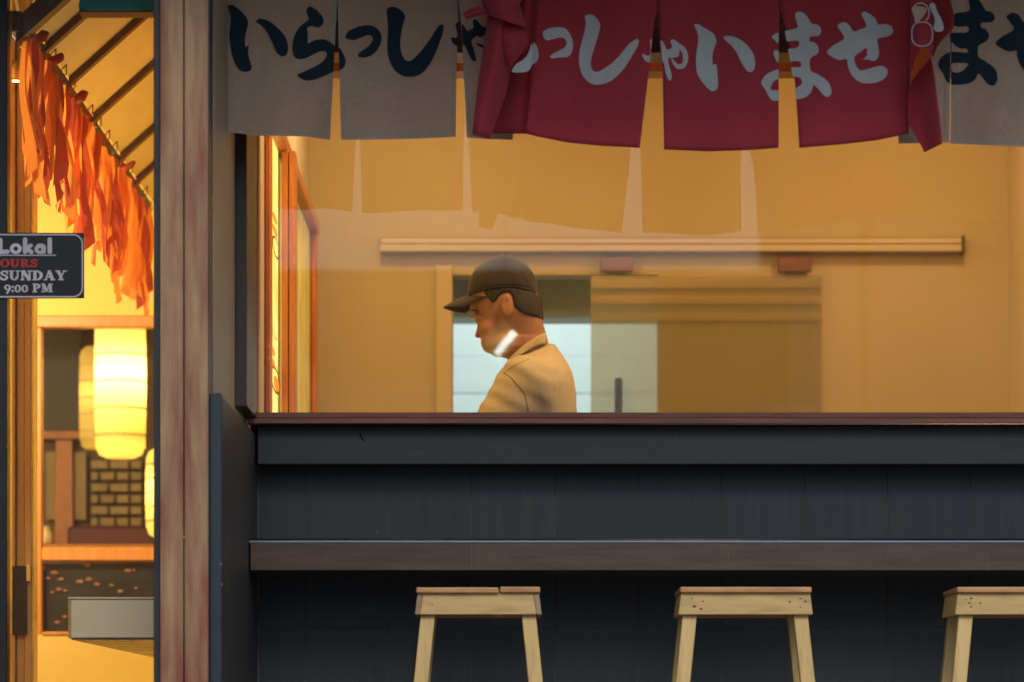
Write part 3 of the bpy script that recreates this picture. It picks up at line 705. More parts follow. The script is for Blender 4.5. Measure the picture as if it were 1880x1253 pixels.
# room behind the doorway
M['white_slat'] = mat("white_cladding", (.74, .80, .78), (.68, .75, .73), 0.5, (2, 2, 2))
back = thing("pale_cladding_wall", "pale blue white horizontal board wall beyond the doorway", "wall", (.2, 13, 0))
zz = 0.0; k = 0
while zz < 2.3:
    hgt = .145
    box("board", -.695, 1.695, 12.985 + (.003 if k % 2 else 0), 13.03, zz + .0005, zz + hgt - .0005, M['white_slat'], back, bev=.002); zz += hgt; k += 1
box("backing", -.695, 1.695, 13.031, 13.1, 0, 2.8, M['white_slat'], back, bev=0)
M['grey_olive'] = mat("grey_bulkhead", (.80, .84, .80), (.74, .78, .74), 0.6, (4, 4, 4))
tag(box("extractor_hood", -.6, 1.3, 11.4, 11.6, Z_(583, 11.4), 2.75, M['grey_olive'], bev=.01), "grey extractor hood hanging in the back room behind the man's cap", "hood")
bs_w = thing("back_room_wall", "pale side walls of the back room", "wall", (.2, 12, 0))
box("wall", -.733, -.70, 11.13, 13.1, 0, 2.8, M['white_slat'], bs_w, bev=0); box("wall", 1.7, 1.8, 11.13, 13.1, 0, 2.8, M['white_slat'], bs_w, bev=0)
# sliding door gear
M['track'] = mat("aluminium_track", (.66, .54, .33), (.60, .48, .29), 0.45, (3, 60, 60), metal=0.1)
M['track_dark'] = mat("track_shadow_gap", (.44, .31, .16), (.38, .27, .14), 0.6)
tr_ = thing("door_track", "long metal sliding door track on the kitchen back wall", "track", (X_(1233, 10.9), 10.9, Z_(465, 10.9)))
Dt = 10.96
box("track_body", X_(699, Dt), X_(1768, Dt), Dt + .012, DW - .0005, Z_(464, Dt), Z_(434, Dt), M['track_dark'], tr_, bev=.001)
box("upper_flange", X_(699, Dt), X_(1766, Dt), Dt + .0, Dt + .0118, Z_(448, Dt), Z_(438, Dt), M['track'], tr_, bev=.004, seg=2)
box("lower_flange", X_(697, Dt), X_(1766, Dt), Dt - .012, Dt + .0118, Z_(463, Dt), Z_(450, Dt), M['track'], tr_, bev=.004, seg=2)
box("end_cap", X_(1766.5, Dt), X_(1771, Dt), Dt - .014, DW - .001, Z_(466, Dt), Z_(433, Dt), M['rafter'], tr_, bev=.001)
dr = thing("sliding_glass_door", "frosted banded glass sliding door hanging from the track", "door", (X_(1297, 10.9), 10.9, .02))
M['door_glass'] = glass("greenish_door_glass", (.84, .83, .74), 0.30, (.86, .80, .48))
M['frost'] = glass("frosted_band", (.90, .88, .78), 0.42, (.85, .76, .48))
box("pane", X_(1085, Dt), X_(1510, Dt), Dt + .022, Dt + .030, .03, Z_(505, Dt), M['door_glass'], dr, bev=0)
for a, b in ((510, 527), (542, 557), (573, 588)):
    box("frosted_band", X_(1085.5, Dt), X_(1509.5, Dt), Dt + .0185, Dt + .0215, Z_(b, Dt), Z_(a, Dt), M['frost'], dr, bev=0)
for a, b in ((1102, 1162), (1428, 1490)):
    box("hanger", X_(a, Dt), X_(b, Dt), Dt + .004, Dt + .0215, Z_(499, Dt), Z_(471, Dt), M['orange_wood'] if False else M['frame_brown'], dr, bev=.003)
M['blue_handle'] = mat("dark_blue_handle", (.10, .16, .36), (.08, .13, .30), 0.4)
box("handle", X_(1129, Dt), X_(1142, Dt), Dt - .025, Dt + .0215, Z_(790, Dt), Z_(695, Dt), M['blue_handle'], dr, bev=.006, seg=2)

# menu boards on the left wall: stiles, rail, printed boards glowing in place of left room light
mb = thing("menu_partition", "backlit yellow menu board in an orange wood frame on the left kitchen wall", "menu board", (-.66, 9.6, .9))
def stile(px0, px1, D0, dz=.09):
    x0, x1 = X_(px0, D0), X_(px1, D0)
    mid = (x0 + x1) / 2
    box("stile", x0, mid - .0012, D0, D0 + dz, .8, 2.045, M['frame_orange'], mb, bev=.002)
    box("stile", mid + .0012, x1, D0 + .004, D0 + dz, .8, 2.045, M['frame_orange'], mb, bev=.002)
stile(476, 496, 8.98); stile(517, 542, 9.32); stile(561, 580, 10.82)
box("top_rail", -.671, -.633, 8.63, 10.9, 2.046, 2.085, M['frame_orange'], mb, bev=.003)
def glow_board(y0, y1, x, strength, name):  # emission stands in for the left room's light through the panes
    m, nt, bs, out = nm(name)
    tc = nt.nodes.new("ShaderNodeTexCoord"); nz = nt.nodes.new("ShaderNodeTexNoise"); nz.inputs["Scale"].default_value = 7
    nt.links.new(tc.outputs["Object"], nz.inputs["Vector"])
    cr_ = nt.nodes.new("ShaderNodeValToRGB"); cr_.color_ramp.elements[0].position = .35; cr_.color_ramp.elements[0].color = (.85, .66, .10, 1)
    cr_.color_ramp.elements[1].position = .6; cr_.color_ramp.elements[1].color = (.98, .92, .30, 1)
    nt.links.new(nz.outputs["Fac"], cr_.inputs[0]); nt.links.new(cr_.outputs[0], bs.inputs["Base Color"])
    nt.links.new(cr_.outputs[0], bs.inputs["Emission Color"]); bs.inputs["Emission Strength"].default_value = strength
    return box("glow_panel", x - .004, x, y0, y1, .85, 2.043, m, mb, bev=0)
glow_board(9.08, 9.315, -.658, .62, "glowing_menu_paper"); glow_board(9.42, 10.80, -.660, .06, "glowing_menu_paper_dim")
M['print_orange'] = emit("printed_orange", (.95, .32, .03), .5)  # printed marks share the panes' added glow
M['print_brown'] = emit("printed_brown", (.30, .14, .03), .2)
def disc_on_board(py, D0, ry, rz, m, ring_=False):
    n = 20; zc_ = Z_(py, D0); x = -.6572
    V = []; 
    for i in range(n):
        a = 2 * PI * i / n
        V.append((x, D0 + ry * math.cos(a), zc_ + rz * math.sin(a)))
    if ring_:
        for i in range(n):
            a = 2 * PI * i / n
            V.append((x, D0 + ry * .78 * math.cos(a), zc_ + rz * .78 * math.sin(a)))
        mesh_obj("printed_mark", V, [[i, (i + 1) % n, n + (i + 1) % n, n + i] for i in range(n)], m, mb)
    else:
        mesh_obj("printed_mark", V, [list(range(n))], m, mb)
for py in (402, 424): disc_on_board(py, 9.18, .10, .011, M['print_orange'])
disc_on_board(455, 9.22, .14, .028, M['print_brown'], True)
for py in (643, 665): disc_on_board(py, 9.08, .11, .012, M['print_orange'])
disc_on_board(698, 9.2, .20, .036, M['print_brown'], True); disc_on_board(706, 9.25, .12, .020, M['print_orange'])
disc_on_board(614, 9.15, .12, .009, M['print_brown'], True)
# worktop behind the window, below the sill
wt_ = thing("kitchen_worktop", "steel kitchen worktop behind the window sill", "worktop", (.3, 8.85, 0))
box("top", -.55, 1.6, 8.66, 8.98, 1.00, 1.03, M['steel'], wt_, bev=.003)
for x in (-.5, 1.52): box("leg", x, x + .05, 8.7, 8.75, .012, .999, M['steel'], wt_)
for x in (-.5, 1.52): box("leg", x, x + .05, 8.9, 8.95, .012, .999, M['steel'], wt_)

# ceiling lamps of the kitchen
def ceiling_lamp(x, y, z, sx, sy, power, c, label, name="ceiling_lamp", grp="square ceiling lamps over the kitchen"):
    t = thing(name, label, "lamp", (x, y, z), grp)
    box("housing", x - sx / 2 - .02, x + sx / 2 + .02, y - sy / 2 - .02, y + sy / 2 + .02, z, z + .05, M['white_lam'], t, bev=.004)
    ld = bpy.data.lights.new("lamp_light", 'AREA'); ld.shape = 'RECTANGLE'; ld.size = sx; ld.size_y = sy; ld.energy = power; ld.color = c
    lo = bpy.data.objects.new("lamp_light", ld); col.objects.link(lo); lo.parent = t; lo.location = (0, 0, -.003)
    return t
WARM = (1.0, .66, .27)
ceiling_lamp(0.60, 8.88, 2.74, .5, .24, 10, WARM, "square warm ceiling lamp over the middle of the kitchen")
ceiling_lamp(-.42, 10.1, 2.74, 0.16, .16, 6, (1, .68, .30), "small warm ceiling lamp by the left kitchen wall")
ceiling_lamp(1.42, 10.0, 2.74, .16, .16, 7, (1, .62, .26), "small warm ceiling lamp by the right kitchen wall")
ceiling_lamp(.2, 12.1, 2.74, .9, .25, 15.5, (.84, .97, 1.0), "cool white strip lamp in the back room", "strip_lamp", None)

def fill_pendant(x, y, z, power, label):  # out-of-view lamps added to brighten the man's near side
    t = thing("fill_pendant", label, "lamp", (x, y, z), "unseen pendants added to light the man")
    lathe("shade", [(.012, z + .11), (.02, z + .10), (.07, z + .055), (.072, z + .055), (.02, z + .106), (.012, z + .115)], x, y, M['steel'], t, 20)
    tube_obj("cord", [(x, y, z + .11), (x, y, 2.79)], .003, M['black'], t, 6)
    ld = bpy.data.lights.new("pendant_light", 'POINT'); ld.energy = power; ld.color = (1, .66, .30); ld.shadow_soft_size = .05
    lo = bpy.data.objects.new("pendant_light", ld); col.objects.link(lo); lo.parent = t; lo.location = (0, 0, .02)
fill_pendant(.42, 8.84, 2.26, 3.6, "unseen steel pendant added to light the man from the right")
fill_pendant(-.28, 8.84, 2.26, 2.4, "unseen steel pendant added to light the man from the left")

# ------------------------------------------------------------------ left entrance: glass, joinery, lanterns
GD = 7.90
ent = thing("entrance_glazing", "glazed entrance panel in a black frame at the far left", "window", (-1.1, GD, 0))
box("pane", X_(13, GD), X_(292, GD), GD + .02, GD + .028, 0.05, 2.6, M['glass'], ent, bev=0)
box("frame", X_(-60, GD), X_(13, GD), GD, GD + .05, 0.0, 2.6, M['black'], ent, bev=.002)
M['brass'] = mat("brass_strip", (.80, .60, .18), (.7, .5, .14), .25, (60, 60, 4), metal=.6)
box("edge_strip", X_(14, GD + .06), X_(19, GD + .06), GD + .051, GD + .09, 0.0, 2.6, M['brass'], ent, bev=.001)

# opening hours sign
sg = thing("opening_hours_sign", "black opening hours sign with white and red lettering stuck on the entrance glass", "sign", (X_(60, GD), GD, Z_(548, GD)))
M['sign_black'] = mat("sign_black", (.012, .013, .016), (.010, .011, .013), .35, (5, 5, 5))
M['sign_white'] = mat("sign_white", (.62, .62, .66), (.58, .58, .62), .5, (5, 5, 5))
M['sign_red'] = mat("sign_red", (.62, .03, .03), (.55, .03, .03), .5, (5, 5, 5))
prism("board", [P(-110, 427, GD - .004), P(154.5, 428, GD - .004), P(154.5, 548, GD - .004), P(-110, 549, GD - .004)], (0, .003, 0), M['sign_black'], sg)
def rrect(x0, y0, x1, y1, r_, n=8):
    pts = []
    for cx_, cy_, a0 in ((x1 - r_, y0 + r_, -PI / 2), (x1 - r_, y1 - r_, 0), (x0 + r_, y1 - r_, PI / 2), (x0 + r_, y0 + r_, PI)):
        for k in range(n + 1):
            a = a0 + PI / 2 * k / n; pts.append((cx_ + r_ * math.cos(a), cy_ + r_ * math.sin(a)))
    return pts
def flat2d(name, loops, m, parent, D0):
    bm = fill2d(loops)
    for v_ in bm.verts: v_.co = P(v_.co.x, v_.co.y, D0)
    return bm_obj(name, bm, m, parent)
flat2d("border", [rrect(-104, 430, 152.5, 546.5, 18), rrect(-101.5, 432.5, 150, 544, 15.5)], M['sign_white'], sg, GD - .0048)
flat2d("underline", [[(-90, 468), (102.5, 468), (102.5, 470), (-90, 470)]], M['sign_white'], sg, GD - .0048)
def text2d(name, body, x0, x1, y0, y1, m, bold=.0, D0=GD - .0049):
    cu = bpy.data.curves.new("t", 'FONT'); cu.body = body; cu.size = 1; cu.offset = bold; cu.fill_mode = 'FRONT' if False else cu.fill_mode
    ob = bpy.data.objects.new("t", cu); col.objects.link(ob)
    dg = bpy.context.evaluated_depsgraph_get(); dg.update()
    me = bpy.data.meshes.new_from_object(ob.evaluated_get(dg)); bm = bmesh.new(); bm.from_mesh(me)
    bpy.data.objects.remove(ob); bpy.data.curves.remove(cu); bpy.data.meshes.remove(me)
    xs = [v_.co.x for v_ in bm.verts]; ys = [v_.co.y for v_ in bm.verts]
    ax, bx, ay, by = min(xs), max(xs), min(ys), max(ys)
    for v_ in bm.verts:
        v_.co = P(x0 + (v_.co.x - ax) / (bx - ax) * (x1 - x0), y1 - (v_.co.y - ay) / (by - ay) * (y1 - y0), D0)
    return bm_obj(name, bm, m, sg)
def serif_text(body, x0, x1, y0, y1, m):
    """heavy slab lettering: bold glyphs with slab feet laid over stems"""
    o = text2d("lettering", body, x0, x1, y0, y1, m, bold=.022)
    return o

# slab alphabet: strokes in a unit box (x right, y up), heavy stems, thin joins, slab feet
T_, t_ = .30, .13
def seg(x0, y0, x1, y1, w):
    dx, dy = x1 - x0, y1 - y0; l = math.hypot(dx, dy); nx_, ny_ = -dy / l * w / 2, dx / l * w / 2
    return [(x0 + nx_, y0 + ny_), (x1 + nx_, y1 + ny_), (x1 - nx_, y1 - ny_), (x0 - nx_, y0 - ny_)]
def rc(x0, y0, x1, y1): return [(x0, y0), (x1, y0), (x1, y1), (x0, y1)]
def ell(cx_, cy_, rx, ry, n=20, a0=0, a1=2 * PI): return [(cx_ + rx * math.cos(a0 + (a1 - a0) * k / n), cy_ + ry * math.sin(a0 + (a1 - a0) * k / n)) for k in range(n + (0 if a1 - a0 > 6.2 else 1))]
def arcb(cx_, cy_, rx, ry, w0, w1, a0, a1, n=14):
    out = []; inn_ = []
    for k in range(n + 1):
        a = a0 + (a1 - a0) * k / n; w = w0 + (w1 - w0) * abs(math.cos(a))
        out.append((cx_ + rx * math.cos(a), cy_ + ry * math.sin(a))); inn_.append((cx_ + (rx - w) * math.cos(a), cy_ + (ry - w) * math.sin(a)))
    return out + inn_[::-1]
sl = .11
GL = {
 'N': (1.0, [[rc(.10, 0, .26, 1)], [rc(.70, 0, .86, 1)], [seg(.2, 1, .78, 0, .30)], [rc(0, 0, .36, sl)], [rc(0, 1 - sl, .3, 1)], [rc(.58, 1 - sl, .98, 1)]]),
 'U': (.98, [[rc(.10, .35, .36, 1)], [rc(.68, .35, .82, 1)], [arcb(.46, .38, .36, .40, .14, .26, PI, 2 * PI)], [rc(0, 1 - sl, .46, 1)], [rc(.56, 1 - sl, .94, 1)]]),
 'S': (.74, [[arcb(.36, .72, .32, .29, .15, .2, .15 * PI, 1.5 * PI)], [arcb(.34, .29, .34, .31, .15, .22, -.95 * PI, .5 * PI)], [rc(.56, .62, .67, .98)], [rc(.0, .04, .11, .38)]]),
 'D': (.95, [[rc(.10, 0, .36, 1)], [arcb(.40, .5, .50, .5, .12, .28, -PI / 2, PI / 2)], [rc(0, 0, .45, sl)], [rc(0, 1 - sl, .45, 1)]]),
 'A': (1.0, [[seg(.16, 0, .48, 1, .13)], [seg(.46, 1, .80, 0, .28)], [rc(.25, .26, .66, .38)], [rc(0, 0, .34, sl)], [rc(.58, 0, 1.0, sl)]]),
 'Y': (.98, [[seg(.18, 1, .48, .42, .28)], [seg(.78, 1, .5, .42, .13)], [rc(.34, 0, .60, .5)], [rc(0, 1 - sl, .42, 1)], [rc(.62, 1 - sl, .98, 1)], [rc(.22, 0, .72, sl)]]),
 'O': (.95, [[ell(.46, .5, .46, .52), ell(.46, .5, .20, .38)]]),
 'H': (1.0, [[rc(.10, 0, .36, 1)], [rc(.62, 0, .88, 1)], [rc(.3, .44, .7, .58)], [rc(0, 0, .45, sl)], [rc(0, 1 - sl, .45, 1)], [rc(.53, 0, .98, sl)], [rc(.53, 1 - sl, .98, 1)]]),
 'R': (.98, [[rc(.10, 0, .36, 1)], [arcb(.42, .74, .36, .26, .12, .25, -PI / 2, PI / 2)], [seg(.46, .5, .76, .04, .26)], [rc(0, 0, .45, sl)], [rc(0, 1 - sl, .45, 1)], [rc(.64, 0, .96, sl)]]),
 'P': (.86, [[rc(.10, 0, .36, 1)], [arcb(.40, .70, .40, .30, .12, .26, -PI / 2, PI / 2)], [rc(0, 0, .48, sl)], [rc(0, 1 - sl, .42, 1)]]),
 'M': (1.2, [[rc(.12, 0, .24, 1)], [rc(.80, 0, 1.06, 1)], [seg(.22, 1, .55, .08, .28)], [seg(.82, 1, .57, .08, .14)], [rc(0, 0, .36, sl)], [rc(.70, 0, 1.16, sl)], [rc(0, 1 - sl, .3, 1)], [rc(.86, 1 - sl, 1.16, 1)]]),
 '0': (.70, [[ell(.33, .42, .33, .44), ell(.33, .42, .13, .30)]]),
 '9': (.72, [[ell(.34, .56, .33, .32), ell(.34, .56, .12, .20)], [seg(.62, .50, .26, -.18, .20)]]),
 ':': (.30, [[ell(.13, .14, .12, .14)], [ell(.13, .62, .12, .14)]]),
 '-': (.45, [[rc(0, .34, .36, .48)]]),
 ' ': (.38, []),
}
def slab_text(body, x0, x1, y0, y1, m):
    adv = [GL[c][0] for c in body]; tot = sum(adv) - .04; s = (x1 - x0) / tot; x = x0; k = 0
    for c, a in zip(body, adv):
        bmA = bmesh.new()
        for j, loops in enumerate(GL[c][1]):
            b = fill2d([[(x + u * s, y1 - v_ * (y1 - y0)) for u, v_ in L] for L in loops])
            for q in b.verts: q.co = P(q.co.x, q.co.y, GD - .0049 - j * .00004)
            tmp = bpy.data.meshes.new("q"); b.to_mesh(tmp); b.free(); bmA.from_mesh(tmp); bpy.data.meshes.remove(tmp)
        if GL[c][1]: bm_obj("lettering", bmA, m, sg)
        else: bmA.free()
        x += a * s
def caps(x0, y0, x1, y1, w, n=7):
    a = math.atan2(y1 - y0, x1 - x0)
    return [(x1 + w / 2 * math.cos(a - PI / 2 + PI * k / n), y1 + w / 2 * math.sin(a - PI / 2 + PI * k / n)) for k in range(n + 1)] + \
           [(x0 + w / 2 * math.cos(a + PI / 2 + PI * k / n), y0 + w / 2 * math.sin(a + PI / 2 + PI * k / n)) for k in range(n + 1)]
LK = {'L': (20, [[caps(4, 4, 4, 26, 7.5)], [caps(4, 4, 16, 4.5, 8)]]),
      'o': (21, [[ell(10, 10, 10, 10), ell(10, 10, 3.6, 4)]]),
      'k': (20, [[caps(4.5, 4, 4.5, 27, 7.5)], [caps(5, 9.5, 14, 16, 7)], [caps(7, 10, 15, 4, 7.5)]]),
      'a': (21.5, [[ell(9.5, 9.2, 9.2, 9.2), ell(9.2, 8.6, 2.8, 2.6)], [caps(15.5, 4, 15.5, 14, 7.2)], [caps(6, 16.5, 13, 17, 5)]]),
      'l': (9, [[caps(4.2, 4, 4.2, 27, 7.5)]])}
xk = -4.0
for c in "Lokal":
    bmA = bmesh.new()
    for j, loops in enumerate(LK[c][1]):
        b = fill2d([[(xk + u * 1.1, 467 - v_) for u, v_ in L] for L in loops])
        for q in b.verts: q.co = P(q.co.x, q.co.y, GD - .0049 - j * .00004)
        tmp = bpy.data.meshes.new("q"); b.to_mesh(tmp); b.free(); bmA.from_mesh(tmp); bpy.data.meshes.remove(tmp)
    bm_obj("lettering", bmA, M['sign_white'], sg); xk += LK[c][0] * 1.1
slab_text("HOURS", -19, 69, 476, 491, M['sign_red'])
slab_text("- SUNDAY", -18, 122, 497, 515, M['sign_white'])
slab_text("- 9:00 PM", -8, 97, 521, 537, M['sign_white'])

# side wall of the entrance room, back wall and joinery
DB = 11.0
eb = thing("entrance_back_wall", "yellow back wall of the entrance room above the interior window", "wall", (-1.2, DB, 0))
box("wall", -3.0, -0.74, DB, DB + .1, Z_(582, DB), 2.8, M['yellow_wall'], eb, bev=0)
box("panel", -3.0, -0.74, DB - .3, DB - .26, 0, Z_(1166, DB - .3), M['yellow_wall'], eb, bev=0)
es = thing("entrance_side_wall", "yellow wall at the right side of the entrance room", "wall", (-.745, 9.5, 0))
box("wall", -0.775, -0.7365, 8.62, 12.6, 0, 2.8, M['yellow_wall'], es, bev=0)
ej = thing("interior_window_frame", "orange wood interior window frame behind the lanterns", "window", (-1.3, 10.7, 0))
Dj = 10.7
box("top_rail", X_(20, Dj), -0.78, Dj, Dj + .06, Z_(601, Dj), Z_(579, Dj), M['orange_wood'], ej, bev=.004)
box("stile", X_(62, Dj), X_(76, Dj), Dj + .002, Dj + .05, 0, Z_(602, Dj), M['orange_wood'], ej, bev=.003)
box("middle_rail", X_(76.5, Dj), -0.78, Dj, Dj + .06, Z_(1030, Dj), Z_(1005, Dj), M['orange_wood'], ej, bev=.004)
box("bottom_rail", X_(76.5, Dj), -0.78, Dj, Dj + .05, Z_(1170, Dj), Z_(1160, Dj), M['orange_wood'], ej, bev=.003)
M['dark_stone'] = mat("dark_stone", (.012, .011, .010), (.007, .007, .007), .3, (6, 6, 6))
box("dark_panel", X_(18, Dj), -0.78, Dj + .062, Dj + .10, Z_(1159, Dj), Z_(1034, Dj), M['dark_stone'], ej, bev=0)
rp = random.Random(3)
M['pebble'] = mat("warm_pebble", (.50, .28, .14), (.30, .15, .07), .5, (30, 30, 30))
for (px, py, w) in [(81,1033+9,7),(100,1052,10),(88,1062,6),(112,1064,7),(147,1068,9),(163,1064,8),(178,1073,8),(160,1034+4,7),(235,1048,8),(246,1047,4),(108,1083,8),(96,1088,6),(120,1085,5),(105,1143,7),(119,1133,6),(205,1075,6),(222,1086,7),(250,1080,5)]:
    b = bmesh.new(); bmesh.ops.create_icosphere(b, subdivisions=1, radius=1)
    c = P(px, py, Dj + .058); s = w * Dj / F
    for v_ in b.verts: v_.co = Vector((c.x + v_.co.x * s, c.y + v_.co.y * .008, c.z + v_.co.z * s * .5))
    bm_obj("pebble", b, M['pebble'], ej, smooth=True)
pst = thing("entrance_post", "tan wooden post beside the black entrance frame", "post", (X_(38, 8.5), 8.5, 0))
Dp = 8.5
for a, b, mm, dd in ((20, 28, 'tan_wood', 0), (28.5, 44, 'tan_wood', .012), (44.5, 57, 'tan_wood', .004), (57.4, 61, 'brass', .0)):
    box("stile", X_(a, Dp), X_(b, Dp), Dp + dd, Dp + .08, 0, 2.6, M[mm], pst, bev=.002)
box("dark_panel", X_(20.5, Dp), X_(50, Dp), Dp - .006, Dp - .001, Z_(1166, Dp), Z_(1040, Dp), M['dark_stone'], pst, bev=.001)
box("hinge", X_(49, Dp), X_(57, Dp), Dp - .008, Dp - .001, Z_(1068, Dp), Z_(1036, Dp), M['brass'], pst, bev=.001)

# view through the interior window
far = thing("dining_room_wall", "dim far wall with a dark panel and pale grid screen behind the lanterns", "wall", (-1.6, 12.5, 0))
Df = 12.5
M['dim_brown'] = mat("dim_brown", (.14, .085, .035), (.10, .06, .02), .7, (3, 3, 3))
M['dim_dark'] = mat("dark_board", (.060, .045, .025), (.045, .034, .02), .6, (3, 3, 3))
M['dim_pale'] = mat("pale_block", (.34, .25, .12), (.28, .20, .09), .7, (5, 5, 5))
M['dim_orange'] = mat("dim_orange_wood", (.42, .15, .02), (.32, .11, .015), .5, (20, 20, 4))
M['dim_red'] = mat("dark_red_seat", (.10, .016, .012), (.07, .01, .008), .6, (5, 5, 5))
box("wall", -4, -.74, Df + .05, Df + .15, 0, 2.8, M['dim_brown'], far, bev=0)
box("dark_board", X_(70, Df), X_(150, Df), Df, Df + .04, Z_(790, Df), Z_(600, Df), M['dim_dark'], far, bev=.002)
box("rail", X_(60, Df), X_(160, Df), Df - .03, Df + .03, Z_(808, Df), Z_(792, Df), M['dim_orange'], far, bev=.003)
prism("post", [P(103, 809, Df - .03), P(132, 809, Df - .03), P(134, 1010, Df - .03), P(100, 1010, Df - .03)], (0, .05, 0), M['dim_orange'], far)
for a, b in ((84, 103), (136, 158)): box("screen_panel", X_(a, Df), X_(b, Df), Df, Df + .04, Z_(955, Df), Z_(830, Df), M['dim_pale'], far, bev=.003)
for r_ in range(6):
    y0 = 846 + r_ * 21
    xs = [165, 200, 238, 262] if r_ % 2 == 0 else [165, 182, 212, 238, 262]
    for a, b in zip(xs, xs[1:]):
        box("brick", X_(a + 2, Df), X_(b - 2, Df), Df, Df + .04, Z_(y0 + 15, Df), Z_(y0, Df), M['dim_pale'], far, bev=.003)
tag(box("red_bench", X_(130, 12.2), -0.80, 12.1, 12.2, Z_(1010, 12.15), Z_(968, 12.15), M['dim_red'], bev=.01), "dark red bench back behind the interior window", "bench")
M['pot'] = mat("cream_pot", (.72, .60, .34), (.6, .5, .28), .4, (5, 5, 5))
cpt = P(78, 1003, 11.6)
jar = tag(lathe("cream_jar", [(0.001, cpt.z), (.03, cpt.z), (.036, cpt.z + .02), (.034, cpt.z + .045), (.024, cpt.z + .06), (.026, cpt.z + .066), (.001, cpt.z + .072)], cpt.x, 11.6, M['pot']), "small cream jar on the shelf behind the orange frame", "jar")
tag(box("shelf", -2.2, -0.78, 11.45, 11.75, cpt.z - .025, cpt.z - .001, M['dim_orange'], bev=.003), "orange wood shelf behind the interior window", "shelf")

# paper lanterns
def paper(name, c, em):
    m, nt, bs, out = nm(name); nt.nodes.remove(bs)
    df = nt.nodes.new("ShaderNodeBsdfDiffuse"); df.inputs[0].default_value = (*c, 1)
    tl = nt.nodes.new("ShaderNodeBsdfTranslucent"); tl.inputs[0].default_value = (*c, 1)
    mx = nt.nodes.new("ShaderNodeMixShader"); mx.inputs[0].default_value = .6
    nt.links.new(df.outputs[0], mx.inputs[1]); nt.links.new(tl.outputs[0], mx.inputs[2])
    nt.links.new(mx.outputs[0], out.inputs[0]); return m
M['paper'] = paper("lantern_paper", (.95, .82, .33), 0)
M['rib'] = mat("lantern_rib", (.40, .26, .06), (.30, .19, .05), .6)
def lantern(x, y, zb, r_, h, power, label):
    t = thing("paper_lantern", label, "lantern", (x, y, zb), "cylindrical paper lanterns in the entrance")
    prof = [(r_ * .55, zb), (r_ * .86, zb + .012), (r_ * .97, zb + .035)]
    n = 16
    for i in range(n + 1):
        k = i / n; prof.append((r_ * (1 + .035 * S(PI * k)) * (1 - .004 * (i % 2)), zb + .035 + (h - .07) * k))
    prof += [(r_ * .86, zb + h - .012), (r_ * .55, zb + h)]
    lathe("shade", prof, x, y, M['paper'], t, 32)
    for i in range(1, 6):
        zz_ = zb + .035 + (h - .07) * (i - .5) / 5; rr = r_ * (1 + .035 * S(PI * (i - .5) / 5)) - .002
        tube_obj("rib", [(x + rr * math.cos(2 * PI * k / 24), y + rr * math.sin(2 * PI * k / 24), zz_) for k in range(24)], .0024, M['rib'], t, 5, close=True)
    tube_obj("cord", [(x, y, zb + h * .72), (x, y, 2.79)], .002, M['black'], t, 6)
    v_, f_ = tube([(x, y, zb + h * .6), (x, y, zb + h * .66), (x, y, zb + h * .72)], [.014, .014, .008], 10)
    mesh_obj("socket", v_, f_, M['black'], t)
    ld = bpy.data.lights.new("lantern_bulb", 'POINT'); ld.energy = power; ld.color = (1, .74, .34); ld.shadow_soft_size = .022
    lo = bpy.data.objects.new("lantern_bulb", ld); col.objects.link(lo); lo.parent = t; lo.location = (0, 0, h * .55)
    return t
DL = 11.3
lantern(X_(221, DL), DL, Z_(842, DL), 46 * DL / F, .52, 3.4, "large bright cylindrical paper lantern hanging in the middle of the interior window")
lantern(X_(173, 11.6), 11.6, Z_(826, 11.6), 27 * 11.6 / F, .36, .12, "dim narrow paper lantern half hidden behind the bright one")
lantern(X_(304, 11.1), 11.1, Z_(988, 11.1), 36 * 11.1 / F, .30, .9, "low lit paper lantern mostly hidden by the pillar")

# glowing disc before the post, standing in for a reflected ceiling lamp
dl = thing("lamp_reflection_disc", "round glowing disc by the post standing in for a reflected ceiling lamp", "lamp", (X_(29, 8.43), 8.43, Z_(150, 8.43)))
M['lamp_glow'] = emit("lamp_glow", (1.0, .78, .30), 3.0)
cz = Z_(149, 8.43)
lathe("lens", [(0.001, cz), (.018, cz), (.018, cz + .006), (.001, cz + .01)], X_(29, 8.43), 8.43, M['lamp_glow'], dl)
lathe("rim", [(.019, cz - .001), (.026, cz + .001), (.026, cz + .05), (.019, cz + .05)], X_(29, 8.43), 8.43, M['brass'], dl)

# lean-to roof with rafters over the fringe
rf = thing("lean_to_roof", "cream boarded lean to roof with brown rafters over the orange fringe", "roof", (-1.18, 9.4, 2.12))
x0r, z0r = -1.18, 2.118; slope = .90; x1r = -0.74
def roofpt(x, y, dz=0): return (x, y, z0r + (x - x0r) * slope + dz)
yy = [8.06, 8.39, 8.83, 9.34, 9.98, 10.40, 10.85]
for a, b in zip(yy, yy[1:]):
    V = [roofpt(x0r, a + .001, .034), roofpt(x1r, a + .001, .034), roofpt(x1r, b - .001, .034), roofpt(x0r, b - .001, .034)]
    mesh_obj("board", V + [(p[0], p[1], p[2] + .012) for p in V], [[0, 1, 2, 3], [7, 6, 5, 4], [0, 4, 5, 1], [1, 5, 6, 2], [2, 6, 7, 3], [3, 7, 4, 0]], M['roof_cream'], rf)
def rafter(y, w, h, nme="rafter", ext=0.0):
    V = []
    for x in (x0r - ext, x1r):
        for dy, dz in ((-w / 2, .032 - h), (w / 2, .032 - h), (w / 2, .032), (-w / 2, .032)): V.append(roofpt(x, y + dy, dz))
    mesh_obj(nme, V, [[0, 1, 2, 3], [7, 6, 5, 4], [0, 4, 5, 1], [1, 5, 6, 2], [2, 6, 7, 3], [3, 7, 4, 0]], M['rafter'], rf)
for y in yy[1:6]: rafter(y, .03, .022)
rafter(8.03, .05, .06, "end_beam", .02)
